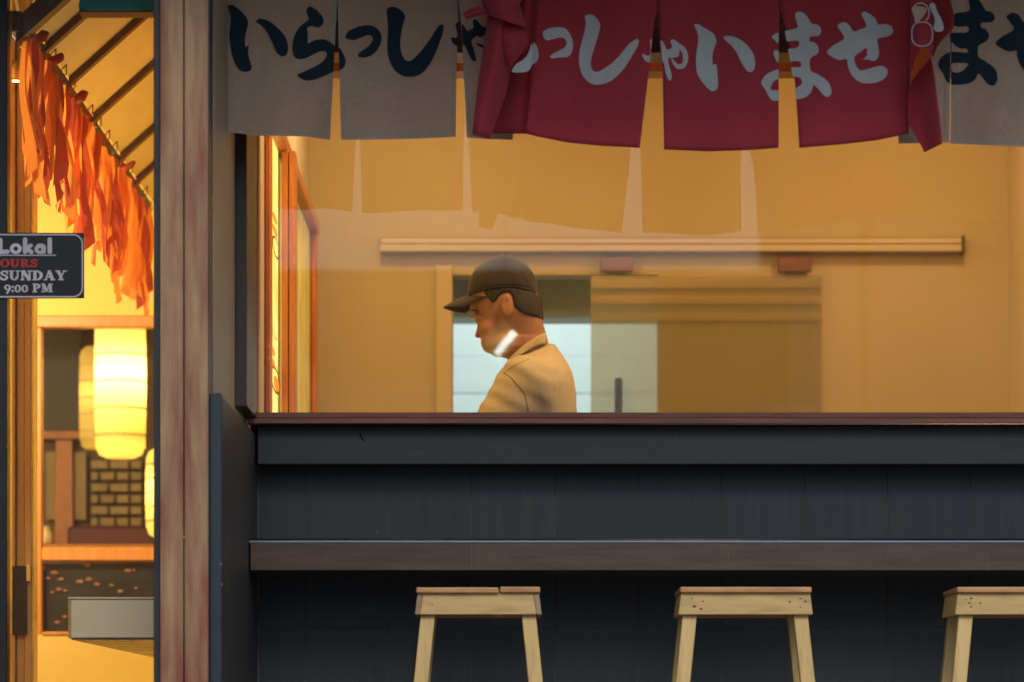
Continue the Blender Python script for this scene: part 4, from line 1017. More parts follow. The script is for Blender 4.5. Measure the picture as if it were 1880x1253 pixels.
box("eave_beam", x0r - .035, x0r - .003, 7.99, 10.85, z0r - .02, z0r + .03, M['rafter'], rf, bev=.003)
# orange ribbon fringe
fr = thing("ribbon_fringe", "orange and red ribbon fringe hanging from the lean to roof edge", "fringe", (-1.18, 9.4, 2.09))
rq = random.Random(11)
y = 8.04; i = 0
zr = z0r - .024
while y < 10.72:
    wdt = rq.uniform(.020, .046); L = .292 + rq.uniform(-.05, .05) + (.03 if i % 5 == 0 else 0)
    tw = rq.uniform(-1.1, 1.1); sw = rq.uniform(-.04, .04); ph = rq.uniform(0, 6); bx_ = rq.uniform(-.02, .02)
    V = []; n = 14
    for j in range(n + 1):
        v_ = j / n; a = tw * v_ + .35 * S(ph + 4 * v_); ww = wdt * (1 - .25 * v_ * rq.uniform(.6, 1)) * (.85 + .15 * min(1, v_ * 4))
        cx_ = x0r + bx_ * v_ + .012 * S(ph + 5 * v_); cy_ = y + sw * v_ + .01 * S(ph * 2 + 3 * v_); z = zr - L * v_
        dxx, dyy = math.sin(a + .35) * ww / 2, math.cos(a + .35) * ww / 2
        cut = .012 * (1 if j == n else 0) * rq.choice((-1, 1))
        V += [(cx_ - dxx, cy_ - dyy, z + cut), (cx_ + .008 * S(ph), cy_, z), (cx_ + dxx, cy_ + dyy, z - cut)]
    Fc = []
    for j in range(n):
        for c in (0, 1): Fc.append([3 * j + c, 3 * j + c + 1, 3 * j + 4 + c, 3 * j + 3 + c])
    mm = M['deep_red_cloth'] if rq.random() < .28 else M['orange_cloth']
    mesh_obj("ribbon", V, Fc, mm, fr, smooth=True)
    if i % 9 == 0:
        lp = [(x0r + .012, y, zr), (x0r + .016, y - .012, zr + .028), (x0r + .026, y + .003, zr + .042), (x0r + .024, y + .018, zr + .024), (x0r + .012, y + .012, zr)]
        tube_obj("loop", lp, .0018, M['rafter'] if i % 18 else M['deep_red_cloth'], fr, 5)
    y += rq.uniform(.013, .024) * (1 + (y - 8) * .12); i += 1
for yk in (8.10, 8.37, 8.85, 9.95):
    b = bmesh.new(); bmesh.ops.create_icosphere(b, subdivisions=2, radius=1)
    for v_ in b.verts:
        n_ = .8 + .35 * S(v_.co.x * 7 + yk * 9) * S(v_.co.z * 6)
        v_.co = Vector((x0r + .025 + v_.co.x * .03 * n_, yk + v_.co.y * .02, zr + .012 + v_.co.z * .016 * n_ + v_.co.x * .012))
    bm_obj("knot", b, M['deep_red_cloth'], fr, smooth=True)
# teal hanging cloth box
tl_ = thing("teal_valance", "folded teal cloth valance above the entrance glass", "valance", (X_(212, 8.0), 8.0, Z_(22, 8.0)))
Dv = 8.0
V = []; nx_, nz_ = 30, 14
for j in range(nz_ + 1):
    for i in range(nx_ + 1):
        px = 145 + (279 - 145) * i / nx_; py = 19.5 - 130 * j / nz_
        e = min(i, nx_ - i) / nx_ * 6
        d = Dv + .006 * math.exp(-((px - (262 + (py - 10) * .5)) / 2.2) ** 2) + .006 * math.exp(-((px - (150 - (py - 18) * .9)) / 2.2) ** 2) - .01 * min(1, e)
        V.append(P(px + (1.5 if i == 0 else 0) * S(py), py, d))
for j in range(nz_ + 1):
    for i in range(nx_ + 1):
        p = V[j * (nx_ + 1) + i]; V.append(Vector((p.x, Dv + .06, p.z)))
n1_ = nx_ + 1; off = n1_ * (nz_ + 1); Fc = []
for j in range(nz_):
    for i in range(nx_):
        q = j * n1_ + i; Fc.append([q, q + 1, q + n1_ + 1, q + n1_]); Fc.append([off + q, off + q + n1_, off + q + n1_ + 1, off + q + 1])
rim = list(range(n1_)) + [j * n1_ + nx_ for j in range(1, nz_ + 1)] + [nz_ * n1_ + i for i in range(nx_ - 1, -1, -1)] + [j * n1_ for j in range(nz_ - 1, 0, -1)]
for a, b in zip(rim, rim[1:] + rim[:1]): Fc.append([b, a, off + a, off + b])
mesh_obj("cloth", V, Fc, M['teal'], tl_, smooth=True)
box("bottom_rail", X_(144, Dv), X_(280, Dv), Dv - .004, Dv + .06, Z_(23.5, Dv), Z_(20, Dv), M['rafter'], tl_, bev=.001)
# slatted blind at the top left corner
sb = thing("bamboo_slats", "dark and pale slats at the upper left corner behind the glass", "blind", (X_(15, 8.3), 8.3, Z_(50, 8.3)))
for i in range(5):
    a = P(-14 + i * 12, 60 - i * 5, 8.3); b = P(-34 + i * 12, -60, 8.3)
    prism("slat", [a, a + Vector((.008, 0, 0)), b + Vector((.008, 0, 0)), b], (0, .006, 0), M['black'] if i % 2 else M['roof_cream'], sb)

# white table
tb = thing("white_table", "white laminate table seen from below behind the entrance glass", "table", (-.95, 8.8, 0))
Dq = 8.0
xa = X_(125, Dq)
M['table_under'] = mat("table_underside", (.09, .07, .045), (.05, .04, .025), .25, (6, 6, 6))
box("table_top", xa + .006, -0.80, Dq, 9.8, Z_(1172, Dq), Z_(1101, Dq), M['white_lam'], tb, bev=.002)
box("table_edge", xa, -0.80, Dq - .003, 9.8, Z_(1100.6, Dq), Z_(1097, Dq), M['white_lam'], tb, bev=.0015)
box("side_edge", xa, xa + .0055, Dq + .001, 9.8, Z_(1172, Dq), Z_(1101, Dq), M['tan_wood'], tb, bev=.001)
box("underside", xa + .008, -0.80, Dq + .004, 9.79, Z_(1172, Dq) - .004, Z_(1172, Dq) - .0006, M['table_under'], tb, bev=0)
box("leg", -.86, -.81, 8.6, 8.7, .012, Z_(1172, Dq) - .005, M['black'], tb, bev=.002)

# entrance lamps
def pendant(x, y, z, power, label):
    t = thing("pendant_lamp", label, "lamp", (x, y, z), "bare bulb pendants in the entrance room")
    lathe("shade", [(.012, z + .12), (.03, z + .11), (.11, z + .06), (.112, z + .06), (.03, z + .115), (.012, z + .125)], x, y, M['brass'], t, 20)
    tube_obj("cord", [(x, y, z + .12), (x, y, 2.79)], .003, M['black'], t, 6)
    lathe("bulb", [(.001, z + .10), (.012, z + .09), (.026, z + .065), (.024, z + .05), (.001, z + .042)], x, y, M['lamp_glow'], t, 16)
    ld = bpy.data.lights.new("pendant_light", 'POINT'); ld.energy = power; ld.color = (1, .86, .52); ld.shadow_soft_size = .035
    lo = bpy.data.objects.new("pendant_light", ld); col.objects.link(lo); lo.parent = t
pendant(-1.85, 9.0, 1.75, 50, "bare bulb pendant nearest the entrance glass")
pendant(-2.2, 10.2, 1.75, 36, "bare bulb pendant at the back of the entrance room")
pendant(-2.4, 11.9, 2.0, 7, "bare bulb pendant in the dim dining room")
lwall = thing("entrance_left_wall", "yellow wall at the left side of the entrance room", "wall", (-2.9, 9.5, 0))
box("wall", -3.0, -2.9, 8.0, 12.6, 0, 2.8, M['yellow_wall'], lwall, bev=0)
ew = thing("entrance_upper_wall", "dark wall left of the entrance frame", "wall", (-2.2, 7.95, 0))
box("wall", -4.2, X_(-60, GD) - .002, 7.9, 8.0, 0, 2.6, M['wall_out'], ew, bev=0)

# ------------------------------------------------------------------ across the street (seen in the glass)
M['far_dark'] = mat("dark_facade", (.07, .065, .06), (.05, .047, .045), .7, (.6, .6, .6))
M['far_pink'] = mat("pink_facade", (.85, .68, .60), (.75, .58, .50), .7, (.6, .6, .6))
M['far_pale'] = mat("pale_shutter", (.70, .62, .60), (.62, .54, .52), .6, (2, 2, 2))
ob = thing("street_building", "low dark building across the street, reflected in the glass", "building", (0, -15, 0))
box("wall", -2.75, 2.4, -18, -14, 0, 4.75, M['far_dark'], ob, bev=.02)
box("shutter", -2.1, -.5, -13.99, -13.95, .2, 3.7, M['far_pale'], ob, bev=.01)
for x in (.4,): box("window", x, x + 1.3, -13.99, -13.96, 1.2, 2.8, M['far_pale'], ob, bev=.01)
ob2 = thing("street_building", "taller pink building across the street, reflected in the right of the window", "building", (9, -15, 0))
box("wall", 2.6, 22, -18, -14.2, 0, 8.5, M['far_pink'], ob2, bev=.02)
for x in (4.2, 7.0, 9.8):
    for z in (1.2, 4.6): box("window", x, x + 1.3, -14.19, -14.16, z, z + 1.6, M['far_dark'], ob2, bev=.01)
ob3 = thing("street_building", "tall dark building across the street, reflected in the entrance glass", "building", (-9, -15, 0))
box("wall", -24, -2.8, -18, -14.3, 0, 9.5, M['far_dark'], ob3, bev=.02)
for x in (-12, -9, -6.5):
    for z in (1.2, 4.6): box("window", x, x + 1.3, -14.29, -14.26, z, z + 1.6, M['far_pale'], ob3, bev=.01)
# lamp with a slanted tube standing in front of the shop, mirrored on the glass over the man's jaw
Rv = 12.6; yL = 2 * 8.45 - Rv
sl_ = thing("street_lamp", "slender street lamp with a slanted fluorescent tube, mirrored as a bright bar", "lamp", (1.35, yL - .1, 0))
M['tube'] = emit("fluorescent_tube", (.82, 1.0, .95), 15.0)
a = P(911, 650, Rv); b = P(945, 610, Rv)
tube_obj("tube_lamp", [(a.x, yL, a.z), (b.x, yL, b.z)], .0135, M['tube'], sl_, 10)
M['lamp_back'] = emit("lamp_reflector", (.42, .42, .14), .9)
d_ = Vector((b.x - a.x, 0, b.z - a.z)).normalized(); n_ = Vector((-d_.z, 0, d_.x))
q0 = Vector((a.x, yL - .03, a.z)) - d_ * .025; q1_ = Vector((b.x, yL - .03, b.z)) + d_ * .015
prism("reflector", [q0 - n_ * .03, q1_ - n_ * .03, q1_ + n_ * .075, q0 + n_ * .085], (0, -.02, 0), M['lamp_back'], sl_, bev=.006)
tube_obj("pole", [(1.35, yL - .1, 0), (1.35, yL - .1, 2.55), (1.2, yL - .1, 2.68), (.1, yL - .1, 2.68)], .018, M['black'], sl_, 8)
tube_obj("hanger", [(.1, yL - .1, 2.68), ((a.x + b.x) / 2, yL - .06, 2.60), ((a.x + b.x) / 2, yL - .045, (a.z + b.z) / 2)], .0022, M['black'], sl_, 6)

# ------------------------------------------------------------------ the man in the kitchen
PD = 9.5; PS = F / PD                               # distance and pixels per metre of his mid plane
def hp(pts): return [((780 + x / 3.797 - CX) / PS, ZC + (HY - (440 + y / 3.797)) / PS) for x, y in pts]
def smooth_poly(pts, sub=3): return np.array(catmull(pts, sub))
def sd_poly(poly, Xg, Zg):
    """signed distance (negative inside) of grid points to a closed polygon"""
    d2 = np.full(Xg.shape, 1e9); inside = np.zeros(Xg.shape, bool); n = len(poly)
    for i in range(n):
        ax, az = poly[i]; bx, bz = poly[(i + 1) % n]; ex, ez = bx - ax, bz - az
        wx, wz = Xg - ax, Zg - az
        t = np.clip((wx * ex + wz * ez) / (ex * ex + ez * ez + 1e-12), 0, 1)
        d2 = np.minimum(d2, (wx - t * ex) ** 2 + (wz - t * ez) ** 2)
        c = ((az > Zg) != (bz > Zg)) & (Xg < (bx - ax) * (Zg - az) / (bz - az + 1e-12) + ax)
        inside ^= c
    d = np.sqrt(d2); return np.where(inside, -d, d)
def smin(a, b, k):
    h = np.clip(.5 + .5 * (b - a) / k, 0, 1); return b + (a - b) * h - k * h * (1 - h)
def smax(a, b, k): return -smin(-a, -b, k)
class Grid:
    def __init__(s, x0, x1, y0, y1, zlist, h):
        s.x = np.arange(x0, x1, h); s.y = np.arange(y0, y1, h); s.z = np.array(zlist)
        s.X, s.Y, s.Z = np.meshgrid(s.x, s.y, s.z, indexing='ij', sparse=True)
    def inflate(s, poly, W, Rr, yc=0.0, pw=2.0):
        Xg, Zg = np.meshgrid(s.x, s.z, indexing='ij')
        sd = sd_poly(poly, Xg, Zg)
        t = np.clip(-sd / Rr, 0, 1)
        Wz = W(Xg, Zg) if callable(W) else W
        h = Wz * (1 - (1 - t) ** pw) ** (1 / pw)
        g = np.abs(s.Y - yc) - h[:, None, :]
        return np.where(sd[:, None, :] > 0, np.maximum(g, sd[:, None, :]), np.maximum(g * .8, sd[:, None, :]))
    def ellipsoid(s, c, r):
        k = np.sqrt(((s.X - c[0]) / r[0]) ** 2 + ((s.Y - c[1]) / r[1]) ** 2 + ((s.Z - c[2]) / r[2]) ** 2)
        return (k - 1) * min(r)
    def capsule(s, a, b, r0, r1):
        a = np.array(a, float); b = np.array(b, float); e = b - a; L = e @ e
        t = np.clip(((s.X - a[0]) * e[0] + (s.Y - a[1]) * e[1] + (s.Z - a[2]) * e[2]) / L, 0, 1)
        d = np.sqrt((s.X - a[0] - t * e[0]) ** 2 + (s.Y - a[1] - t * e[1]) ** 2 + (s.Z - a[2] - t * e[2]) ** 2)
        return d - (r0 + (r1 - r0) * t)
    def surface(s, f):
        """naive surface nets"""
        sg_ = f < 0; nx, ny, nz = f.shape
        cells = np.zeros((nx - 1, ny - 1, nz - 1), bool); allin = np.ones_like(cells)
        for dx in (0, 1):
            for dy in (0, 1):
                for dz in (0, 1):
                    q = sg_[dx:nx - 1 + dx, dy:ny - 1 + dy, dz:nz - 1 + dz]; cells |= q; allin &= q
        act = cells & ~allin
        idx = -np.ones(act.shape, int); I = np.argwhere(act); idx[tuple(I.T)] = np.arange(len(I))
        acc = np.zeros((len(I), 3)); cnt = np.zeros(len(I))
        cn = [(a, b, c) for a in (0, 1) for b in (0, 1) for c in (0, 1)]
        ax = [s.x, s.y, s.z]
        for p in cn:
            for k in range(3):
                if p[k] == 0:
                    q = list(p); q[k] = 1
                    fa = f[I[:, 0] + p[0], I[:, 1] + p[1], I[:, 2] + p[2]]; fb = f[I[:, 0] + q[0], I[:, 1] + q[1], I[:, 2] + q[2]]
                    cr_ = (fa < 0) != (fb < 0); t = np.where(cr_, fa / np.where(cr_, fa - fb, 1), 0)
                    pos = np.stack([ax[m_][I[:, m_] + p[m_]] for m_ in range(3)], 1).astype(float)
                    step = ax[k][I[:, k] + 1] - ax[k][I[:, k]]
                    pos[:, k] += t * step
                    acc[cr_] += pos[cr_]; cnt[cr_] += 1
        V = acc / cnt[:, None]
        Fc = []
        for k in range(3):
            a, b = [(1, 2), (2, 0), (0, 1)][k]
            sl0 = [slice(1, -1)] * 3; sl0[k] = slice(0, -1); sl1 = [slice(1, -1)] * 3; sl1[k] = slice(1, None)
            s0, s1_ = sg_[tuple(sl0)], sg_[tuple(sl1)]
            E_ = np.argwhere(s0 != s1_); orient = s0[tuple(E_.T)]
            E_ = E_ + np.array([0 if m_ == k else 1 for m_ in range(3)])
            ua = np.zeros(3, int); ua[a] = 1; ub = np.zeros(3, int); ub[b] = 1
            c00 = idx[tuple((E_ - ua - ub).T)]; c10 = idx[tuple((E_ - ub).T)]; c11 = idx[tuple(E_.T)]; c01 = idx[tuple((E_ - ua).T)]
            q = np.stack([c00, c10, c11, c01], 1); q[~orient] = q[~orient][:, ::-1]
            Fc.append(q[(q >= 0).all(1)])
        return V, np.concatenate(Fc)
def np_obj(name, V, Fc, m, parent, relax=1):
    V = V + np.array([0, PD, 0])
    o = mesh_obj(name, [tuple(v_) for v_ in V], Fc.tolist(), m, parent, smooth=True)
    if relax:
        md = o.modifiers.new("smooth", 'SMOOTH'); md.factor = .5; md.iterations = relax
    return o

man = thing("person", "man in a dark cap and mustard polo shirt looking down in the kitchen", "person", (X_(950, PD), PD, .012))
h = .003
zl = np.concatenate([np.arange(-.01, 1.02, .012), np.arange(1.02, 1.30, .006), np.arange(1.30, 1.84, h)])
g = Grid(-.48, .30, -.30, .30, zl, .0036)
face = smooth_poly(hp([(345,300),(318,380),(312,440),(313,480),(335,520),(362,548),(378,590),(392,640),(402,690),(412,735),(432,768),(450,785),(468,806),(495,820),(540,824),(600,850),(640,930),(640,1040),(900,1040),(890,840),(852,680),(830,600),(815,540),(806,450),(778,350),(745,260),(680,180),(560,145),(450,185),(385,245)]))
def headW(Xg, Zg):
    zc_ = ZC + (HY - (440 + 480 / 3.797)) / PS          # ear level
    w = .079 - .35 * np.clip(zc_ - Zg - .02, 0, .06) - .06 * np.clip(Zg - zc_ - .05, 0, .1)
    return np.where(Zg < zc_ - .085, .060, w)
head = g.inflate(face, headW, .085)
# nose, lips, chin, brow, ears
nose = g.inflate(smooth_poly(hp([(348,540),(366,572),(362,620),(351,662),(360,680),(388,684),(420,680),(430,620),(410,550)])), lambda Xg, Zg: .0085 + .010 * np.clip((1.552 - Zg) / .03, 0, 1), .012)
head = smin(head, nose, .006)
def zz_(y_): return ZC + (HY - (440 + y_ / 3.797)) / PS
def xx_(x_): return (780 + x_ / 3.797 - CX) / PS
head = smin(head, g.ellipsoid((xx_(412), 0, zz_(718)), (.010, .020, .006)), .004)
head = smin(head, g.ellipsoid((xx_(424), 0, zz_(756)), (.010, .017, .006)), .004)
head = smax(head, -g.ellipsoid((xx_(400), 0, zz_(739)), (.012, .022, .0016)), .002)
for s in (-1, 1):
    head = smax(head, -g.ellipsoid((xx_(350), s * .033, zz_(556)), (.016, .020, .011)), .012)      # eye socket
    head = smin(head, g.ellipsoid((xx_(382), s * .032, zz_(558)), (.014, .014, .0095)), .003)      # lid
    head = smin(head, g.ellipsoid((xx_(340), s * .030, zz_(522)), (.010, .024, .006)), .008)       # brow ridge
    head = smin(head, g.ellipsoid((xx_(440), s * .046, zz_(640)), (.026, .022, .026)), .02)        # cheek
    head = smin(head, g.ellipsoid((xx_(520), s * .052, zz_(740)), (.045, .018, .022)), .02)        # jaw
    head = smin(head, g.ellipsoid((xx_(372), s * .011, zz_(668)), (.010, .008, .007)), .004)       # nostril wing
    ear = g.ellipsoid((xx_(572), s * .088, zz_(482)), (.0160, .0100, .0320))
    ear = smin(ear, g.ellipsoid((xx_(578), s * .086, zz_(540)), (.0100, .0080, .0125)), .005)
    ear = smax(ear, -g.ellipsoid((xx_(565), s * .1015, zz_(480)), (.0100, .011, .0225)), .003)
    ear = smin(ear, g.ellipsoid((xx_(576), s * .090, zz_(500)), (.004, .007, .012)), .004)
    head = smin(head, ear, .006)
body = head
# trunk, arms, hands and legs under the clothes
sh = 1.30; hx = xx_(760)
body = smin(body, g.ellipsoid((xx_(790), 0, 1.22), (.105, .165, .17)), .04)
body = smin(body, g.ellipsoid((hx + .0, 0, .98), (.10, .145, .17)), .05)
hands = []
for s in (-1, 1):
    S0 = (xx_(700), s * .150, zz_(1035)); E0 = (xx_(285), s * .185, zz_(1690)); W0 = (E0[0] - .17, s * .11, E0[2] - .03)
    body = smin(body, g.capsule(S0, E0, .046, .038), .03)
    body = smin(body, g.capsule(E0, W0, .038, .026), .02)
    pc = np.array(W0) + np.array([-.045, -s * .012, -.004])
    body = smin(body, g.capsule(W0, tuple(pc), .026, .030), .015)
    for k in range(4):
        base = pc + np.array([-.012, (k - 1.5) * .019, 0]); L = (.036, .044, .041, .030)[k]
        m1 = base + np.array([-L, (k - 1.5) * .002, -.004]); t1 = m1 + np.array([-L * .55, 0, -.022])
        body = smin(body, smin(g.capsule(base, m1, .0095, .0085), g.capsule(m1, t1, .0085, .0070), .003), .004)
    tb0 = pc + np.array([.006, -s * .026, -.004]); tb1 = tb0 + np.array([-.035, -s * .020, -.010]); tb2 = tb1 + np.array([-.026, -s * .002, -.012])
    body = smin(body, smin(g.capsule(tb0, tb1, .012, .010), g.capsule(tb1, tb2, .010, .008), .003), .005)
    hipx = hx
    body = smin(body, g.capsule((hipx, s * .085, .90), (hipx - .02, s * .10, .48), .075, .050), .03)
    body = smin(body, g.capsule((hipx - .02, s * .10, .48), (hipx + .01, s * .105, .10), .050, .035), .02)
    body = smin(body, g.capsule((hipx + .01, s * .105, .06), (hipx - .14, s * .115, .045), .038, .028), .02)
V, Fq = g.surface(body)
def skinmat():
    m, nt, bs, out = nm("skin")
    tc = nt.nodes.new("ShaderNodeTexCoord"); nz = nt.nodes.new("ShaderNodeTexNoise"); nz.inputs["Scale"].default_value = 28; nz.inputs["Detail"].default_value = 6
    nt.links.new(tc.outputs["Object"], nz.inputs["Vector"])
    cr_ = nt.nodes.new("ShaderNodeValToRGB"); cr_.color_ramp.elements[0].position = .35; cr_.color_ramp.elements[1].position = .65
    cr_.color_ramp.elements[0].color = (.42, .20, .10, 1); cr_.color_ramp.elements[1].color = (.52, .26, .13, 1)
    nt.links.new(nz.outputs["Fac"], cr_.inputs[0]); nt.links.new(cr_.outputs[0], bs.inputs["Base Color"])
    bs.inputs["Roughness"].default_value = .55; bs.inputs["Subsurface Weight"].default_value = .12; bs.inputs["Subsurface Radius"].default_value = (.02, .008, .004)
    bs.inputs["Subsurface Scale"].default_value = .4
    return m
M['skin'] = skinmat()
M['hair'] = mat("black_hair", (.045, .030, .020), (.012, .009, .007), .55, (160, 160, 60), bump=.8, dist=.004)
np_obj("body", V, Fq, M['skin'], man, 2)
# hair below the cap
g2 = Grid(-.16, .16, -.12, .12, np.arange(1.46, 1.82, h), h)
head2 = g2.inflate(face, headW, .085)
Xg, Zg = np.meshgrid(g2.x, g2.z, indexing='ij')
reg = sd_poly(smooth_poly(hp([(420,372),(418,400),(440,430),(470,465),(500,450),(522,415),(560,395),(600,402),(616,450),(625,490),(655,520),(700,545),(770,555),(835,556),(850,410),(800,392),(745,380),(600,358),(500,364)])), Xg, Zg)
hr = smax(head2 - .0050, np.broadcast_to(reg[:, None, :], head2.shape), .006)
V, Fq = g2.surface(hr); np_obj("hair", V, Fq, M['hair'], man, 1)
# cap crown, button, band and bill
crown = smooth_poly(hp([(300,640),(296,480),(298,378),(306,300),(345,215),(420,155),(510,118),(560,108),(615,118),(700,168),(758,238),(780,300),(786,392),(788,480),(780,640),(540,700)]))
capreg = smooth_poly(hp([(250,385),(250,60),(560,40),(850,60),(850,394),(745,384),(600,362),(450,372),(350,388)]))
def capW(Xg, Zg): return .0885 + 0 * Zg
cp = g2.inflate(crown, capW, .085)
cp = cp + .0009 * np.sin(g2.X * 210 + g2.Z * 160) * np.clip((xx_(800) - g2.X < .05), 0, 1)
Xg, Zg = np.meshgrid(g2.x, g2.z, indexing='ij')
cp = smax(cp, np.broadcast_to(sd_poly(capreg, Xg, Zg)[:, None, :], cp.shape), .003)
V, Fq = g2.surface(cp); capo = np_obj("cap", V, Fq, M['cap'], man, 1)
pts = []; nu, nv = 12, 16
for side in (0, 1):
    for j in range(nu + 1):
        u = j / nu
        for i in range(nv + 1):
            w = -1 + 2 * i / nv
            fl = 1 - .62 * w * w - .08 * w ** 4
            cx0, cz0 = xx_(345), zz_(378)
            cxt, czt = xx_(130), zz_(470)
            lat = w * (.076 - .012 * u)
            x = cx0 + .012 * abs(w) * (1 - u) * 3 + (cxt - cx0) * u * fl
            z = cz0 + (czt - cz0) * (u * fl) - .034 * w * w * (.55 + .45 * u) + .006 * S(PI * u)
            pts.append((x, PD + lat, z - side * .0028))
n1_ = nv + 1; off = n1_ * (nu + 1); Fc = []
for j in range(nu):
    for i in range(nv):
        q = j * n1_ + i; Fc.append([q, q + 1, q + n1_ + 1, q + n1_]); Fc.append([off + q, off + q + n1_, off + q + n1_ + 1, off + q + 1])
rim = list(range(n1_)) + [j * n1_ + nv for j in range(1, nu + 1)] + [nu * n1_ + i for i in range(nv - 1, -1, -1)] + [j * n1_ for j in range(nu - 1, 0, -1)]
for a, b in zip(rim, rim[1:] + rim[:1]): Fc.append([b, a, off + a, off + b])
mesh_obj("cap_bill", pts, Fc, M['cap'], man, smooth=True)
bq = bmesh.new(); bmesh.ops.create_icosphere(bq, subdivisions=2, radius=.006)
for v_ in bq.verts: v_.co = Vector((v_.co.x + xx_(560), PD + v_.co.y, zz_(106) + v_.co.z * .5))
bm_obj("cap_button", bq, M['cap'], man, smooth=True)
# stitched front emblem (small pale beads along the cap front)
M['stitch'] = mat("pale_stitch", (.30, .24, .17), (.2, .15, .1), .6)
for k in range(9):
    cc = (xx_(352 - 6.0 * k + .25 * k * k), PD - .030 + .0012 * k, zz_(206 + 14 * k))
    b = bmesh.new(); bmesh.ops.create_icosphere(b, subdivisions=1, radius=.0022)
    for v_ in b.verts: v_.co += Vector(cc)
    bm_obj("stitch", b, M['stitch'], man, smooth=True)
# seams of the cap
def on_crown(x_, z_):
    sd = float(sd_poly(crown, np.array([[x_]]), np.array([[z_]]))[0, 0]); t = min(1, max(0, -sd / .085))
    return .090 * math.sqrt(max(0, 1 - (1 - t) ** 2))
for line in ([(560,112),(610,200),(625,290),(622,358)], [(545,112),(470,190),(430,290),(425,370)], [(300,372),(380,352),(500,338),(620,336),(740,350),(780,372)]):
    L = []
    for a, b in zip(line, line[1:]):
        for k in range(6): L.append((a[0] + (b[0] - a[0]) * k / 6, a[1] + (b[1] - a[1]) * k / 6))
    pp = []
    for x_, y_ in L:
        X0, Z0 = xx_(x_), zz_(y_); pp.append((X0, PD - on_crown(X0, Z0) - .0002, Z0))
    tube_obj("cap_seam", pp, .0009, M['cap'], man, 5)
# eyes and brows
M['lash'] = mat("dark_lash", (.02, .012, .008), (.015, .01, .006), .7)
for s in (-1, 1):
    tube_obj("eyelash", [(xx_(353), PD + s * .026, zz_(553)), (xx_(362), PD + s * .036, zz_(560)), (xx_(382), PD + s * .046, zz_(556))], [.0010, .0018, .0008], M['lash'], man, 6)
    tube_obj("eyebrow", [(xx_(322), PD + s * .018, zz_(512)), (xx_(336), PD + s * .034, zz_(505)), (xx_(364), PD + s * .047, zz_(512))], [.0018, .003, .0015], M['hair'], man, 6)
# shirt
g3 = Grid(-.30, .20, -.29, .29, np.arange(.90, 1.56, .0045), .0045)
torso = smooth_poly(hp([(560,880),(500,950),(470,1030),(455,1120),(450,1250),(450,1500),(455,1800),(470,1990),(1030,1990),(1035,1800),(1045,1500),(1060,1250),(1056,1120),(1038,965),(1000,868),(940,775),(895,728),(800,745),(700,790),(620,840)]))
def torW(Xg, Zg):
    y_ = (HY - (Zg - ZC) * PS - 440) * 3.797
    return np.interp(y_, [640, 730, 800, 870, 940, 1040, 1150, 1990], [.055, .075, .105, .150, .180, .198, .200, .185])
sh_ = g3.inflate(torso, torW, .10, pw=2.3)
for s in (-1, 1):
    a = (xx_(700), s * .150, zz_(1035)); b = (xx_(430), s * .174, zz_(1460))
    arm = g3.capsule(a, b, .076, .070)
    arm = arm + .0024 * np.sin(60 * g3.X + 90 * g3.Z) * np.sin(35 * g3.Z + 2) 
    cutp = (g3.X - b[0]) * (a[0] - b[0]) + (g3.Y - b[1]) * (a[1] - b[1]) + (g3.Z - b[2]) * (a[2] - b[2])
    arm = np.maximum(arm, -cutp / .18 - .02)
    sh_ = smin(sh_, arm, .05)
sh_ = sh_ + .0010 * np.sin(22 * g3.X - 40 * g3.Z) + .0011 * np.sin(50 * g3.X + 34 * g3.Z + 9 * g3.Y)
V, Fq = g3.surface(sh_)
shV, shF = V.copy(), Fq
np_obj("polo_shirt", V, Fq, M['shirt'], man, 2)
collar = smooth_poly(hp([(548,888),(600,832),(700,746),(770,700),(840,662),(880,655),(893,690),(899,732),(860,738),(790,752),(720,790),(660,828),(600,868)]))
g4 = Grid(-.10, .10, -.12, .12, np.arange(1.38, 1.58, .0025), .0025)
Xg, Zg = np.meshgrid(g4.x, g4.z, indexing='ij')
reg = sd_poly(collar, Xg, Zg)
neck = smooth_poly(hp([(560,700),(555,890),(600,1000),(910,1000),(905,730),(886,652),(860,560)]))
co = smax(g4.inflate(neck, lambda a, b: .068 + .25 * np.clip(1.50 - b, 0, .1), .060), np.broadcast_to(reg[:, None, :], (len(g4.x), len(g4.y), len(g4.z))), .003)
V, Fq = g4.surface(co); np_obj("collar", V, Fq, M['shirt'], man, 1)
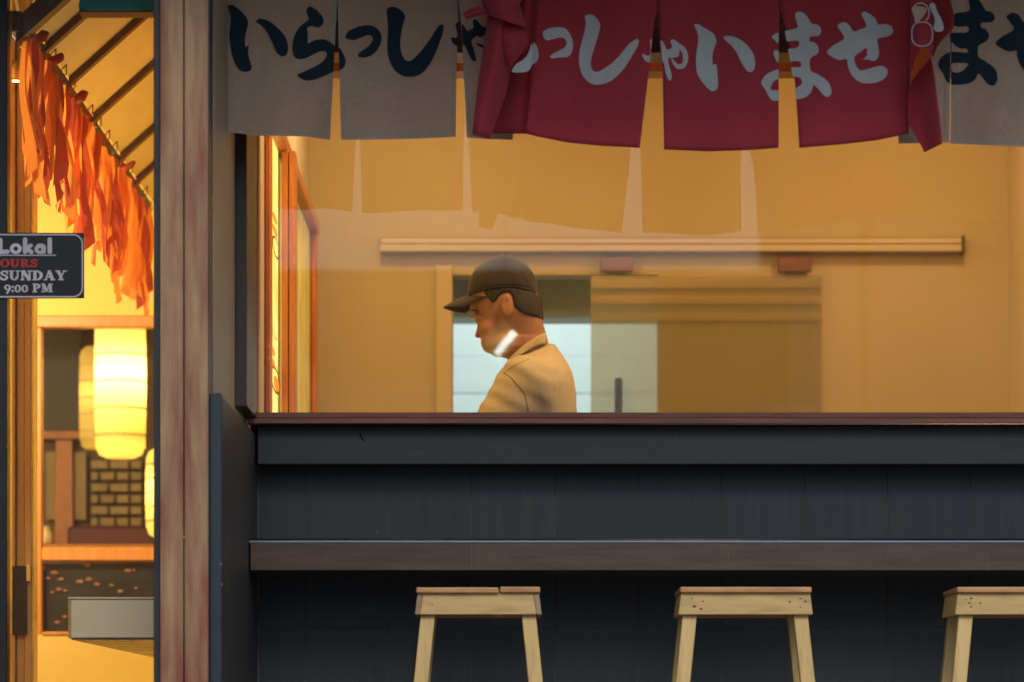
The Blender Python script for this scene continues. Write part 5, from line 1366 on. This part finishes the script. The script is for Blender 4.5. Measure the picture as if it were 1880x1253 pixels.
# seams raised on the shirt
from mathutils.bvhtree import BVHTree
bvh = BVHTree.FromPolygons([tuple(v_) for v_ in shV], [tuple(int(i) for i in q) for q in shF])
def seam(name, line, r_, m, push=.0006):
    pp = []
    L = catmull(line, 4)[:4 * (len(line) - 1)]
    for x_, y_ in L:
        hit = bvh.ray_cast(Vector((xx_(x_), -.5, zz_(y_))), Vector((0, 1, 0)))[0]
        if hit is None: continue
        D_ = PD + hit.y                                     # follow the ray from the eye to the near surface
        for _ in range(3):
            X0 = (780 + x_ / 3.797 - CX) * D_ / F; Z0 = ZC + (HY - (440 + y_ / 3.797)) * D_ / F
            hit = bvh.ray_cast(Vector((X0, -.5, Z0)), Vector((0, 1, 0)))[0]
            if hit is None: break
            D_ = PD + hit.y
        if hit is not None: pp.append((hit.x, PD + hit.y - push, hit.z))
    if len(pp) > 2: tube_obj(name, pp, r_, m, man, 6)
M['shirt_seam'] = cloth("shirt_seam", (.62, .42, .20), 0.0, weave=1400)
seam("sleeve_seam", [(520,942),(560,938),(600,962),(640,1005),(690,1062),(706,1120),(708,1190)], .0013, M['shirt_seam'])
seam("shoulder_seam", [(560,930),(620,880),(690,850),(770,812)], .0009, M['shirt_seam'])
# trousers and shoes
g5 = Grid(-.25, .22, -.22, .22, np.arange(.0, 1.02, .008), .008)
tr5 = g5.ellipsoid((hx, 0, .93), (.13, .17, .13))
for s in (-1, 1):
    tr5 = smin(tr5, g5.capsule((hx, s * .085, .90), (hx - .02, s * .10, .48), .098, .072), .04)
    tr5 = smin(tr5, g5.capsule((hx - .02, s * .10, .48), (hx + .01, s * .105, .12), .070, .062), .02)
V, Fq = g5.surface(tr5); np_obj("trousers", V, Fq, M['trousers'], man, 1)
for s in (-1, 1):
    g6 = Grid(-.30, .22, s * .115 - .09, s * .115 + .09, np.arange(.0, .16, .006), .006)
    shf = smin(g6.capsule((hx + .02, s * .105, .055), (hx - .16, s * .12, .050), .048, .040), g6.capsule((hx + .01, s * .105, .06), (hx + .01, s * .105, .11), .045, .048), .02)
    shf = np.maximum(shf, .014 - g6.Z)
    V, Fq = g6.surface(shf); np_obj("shoe", V, Fq, M['black'], man, 1)
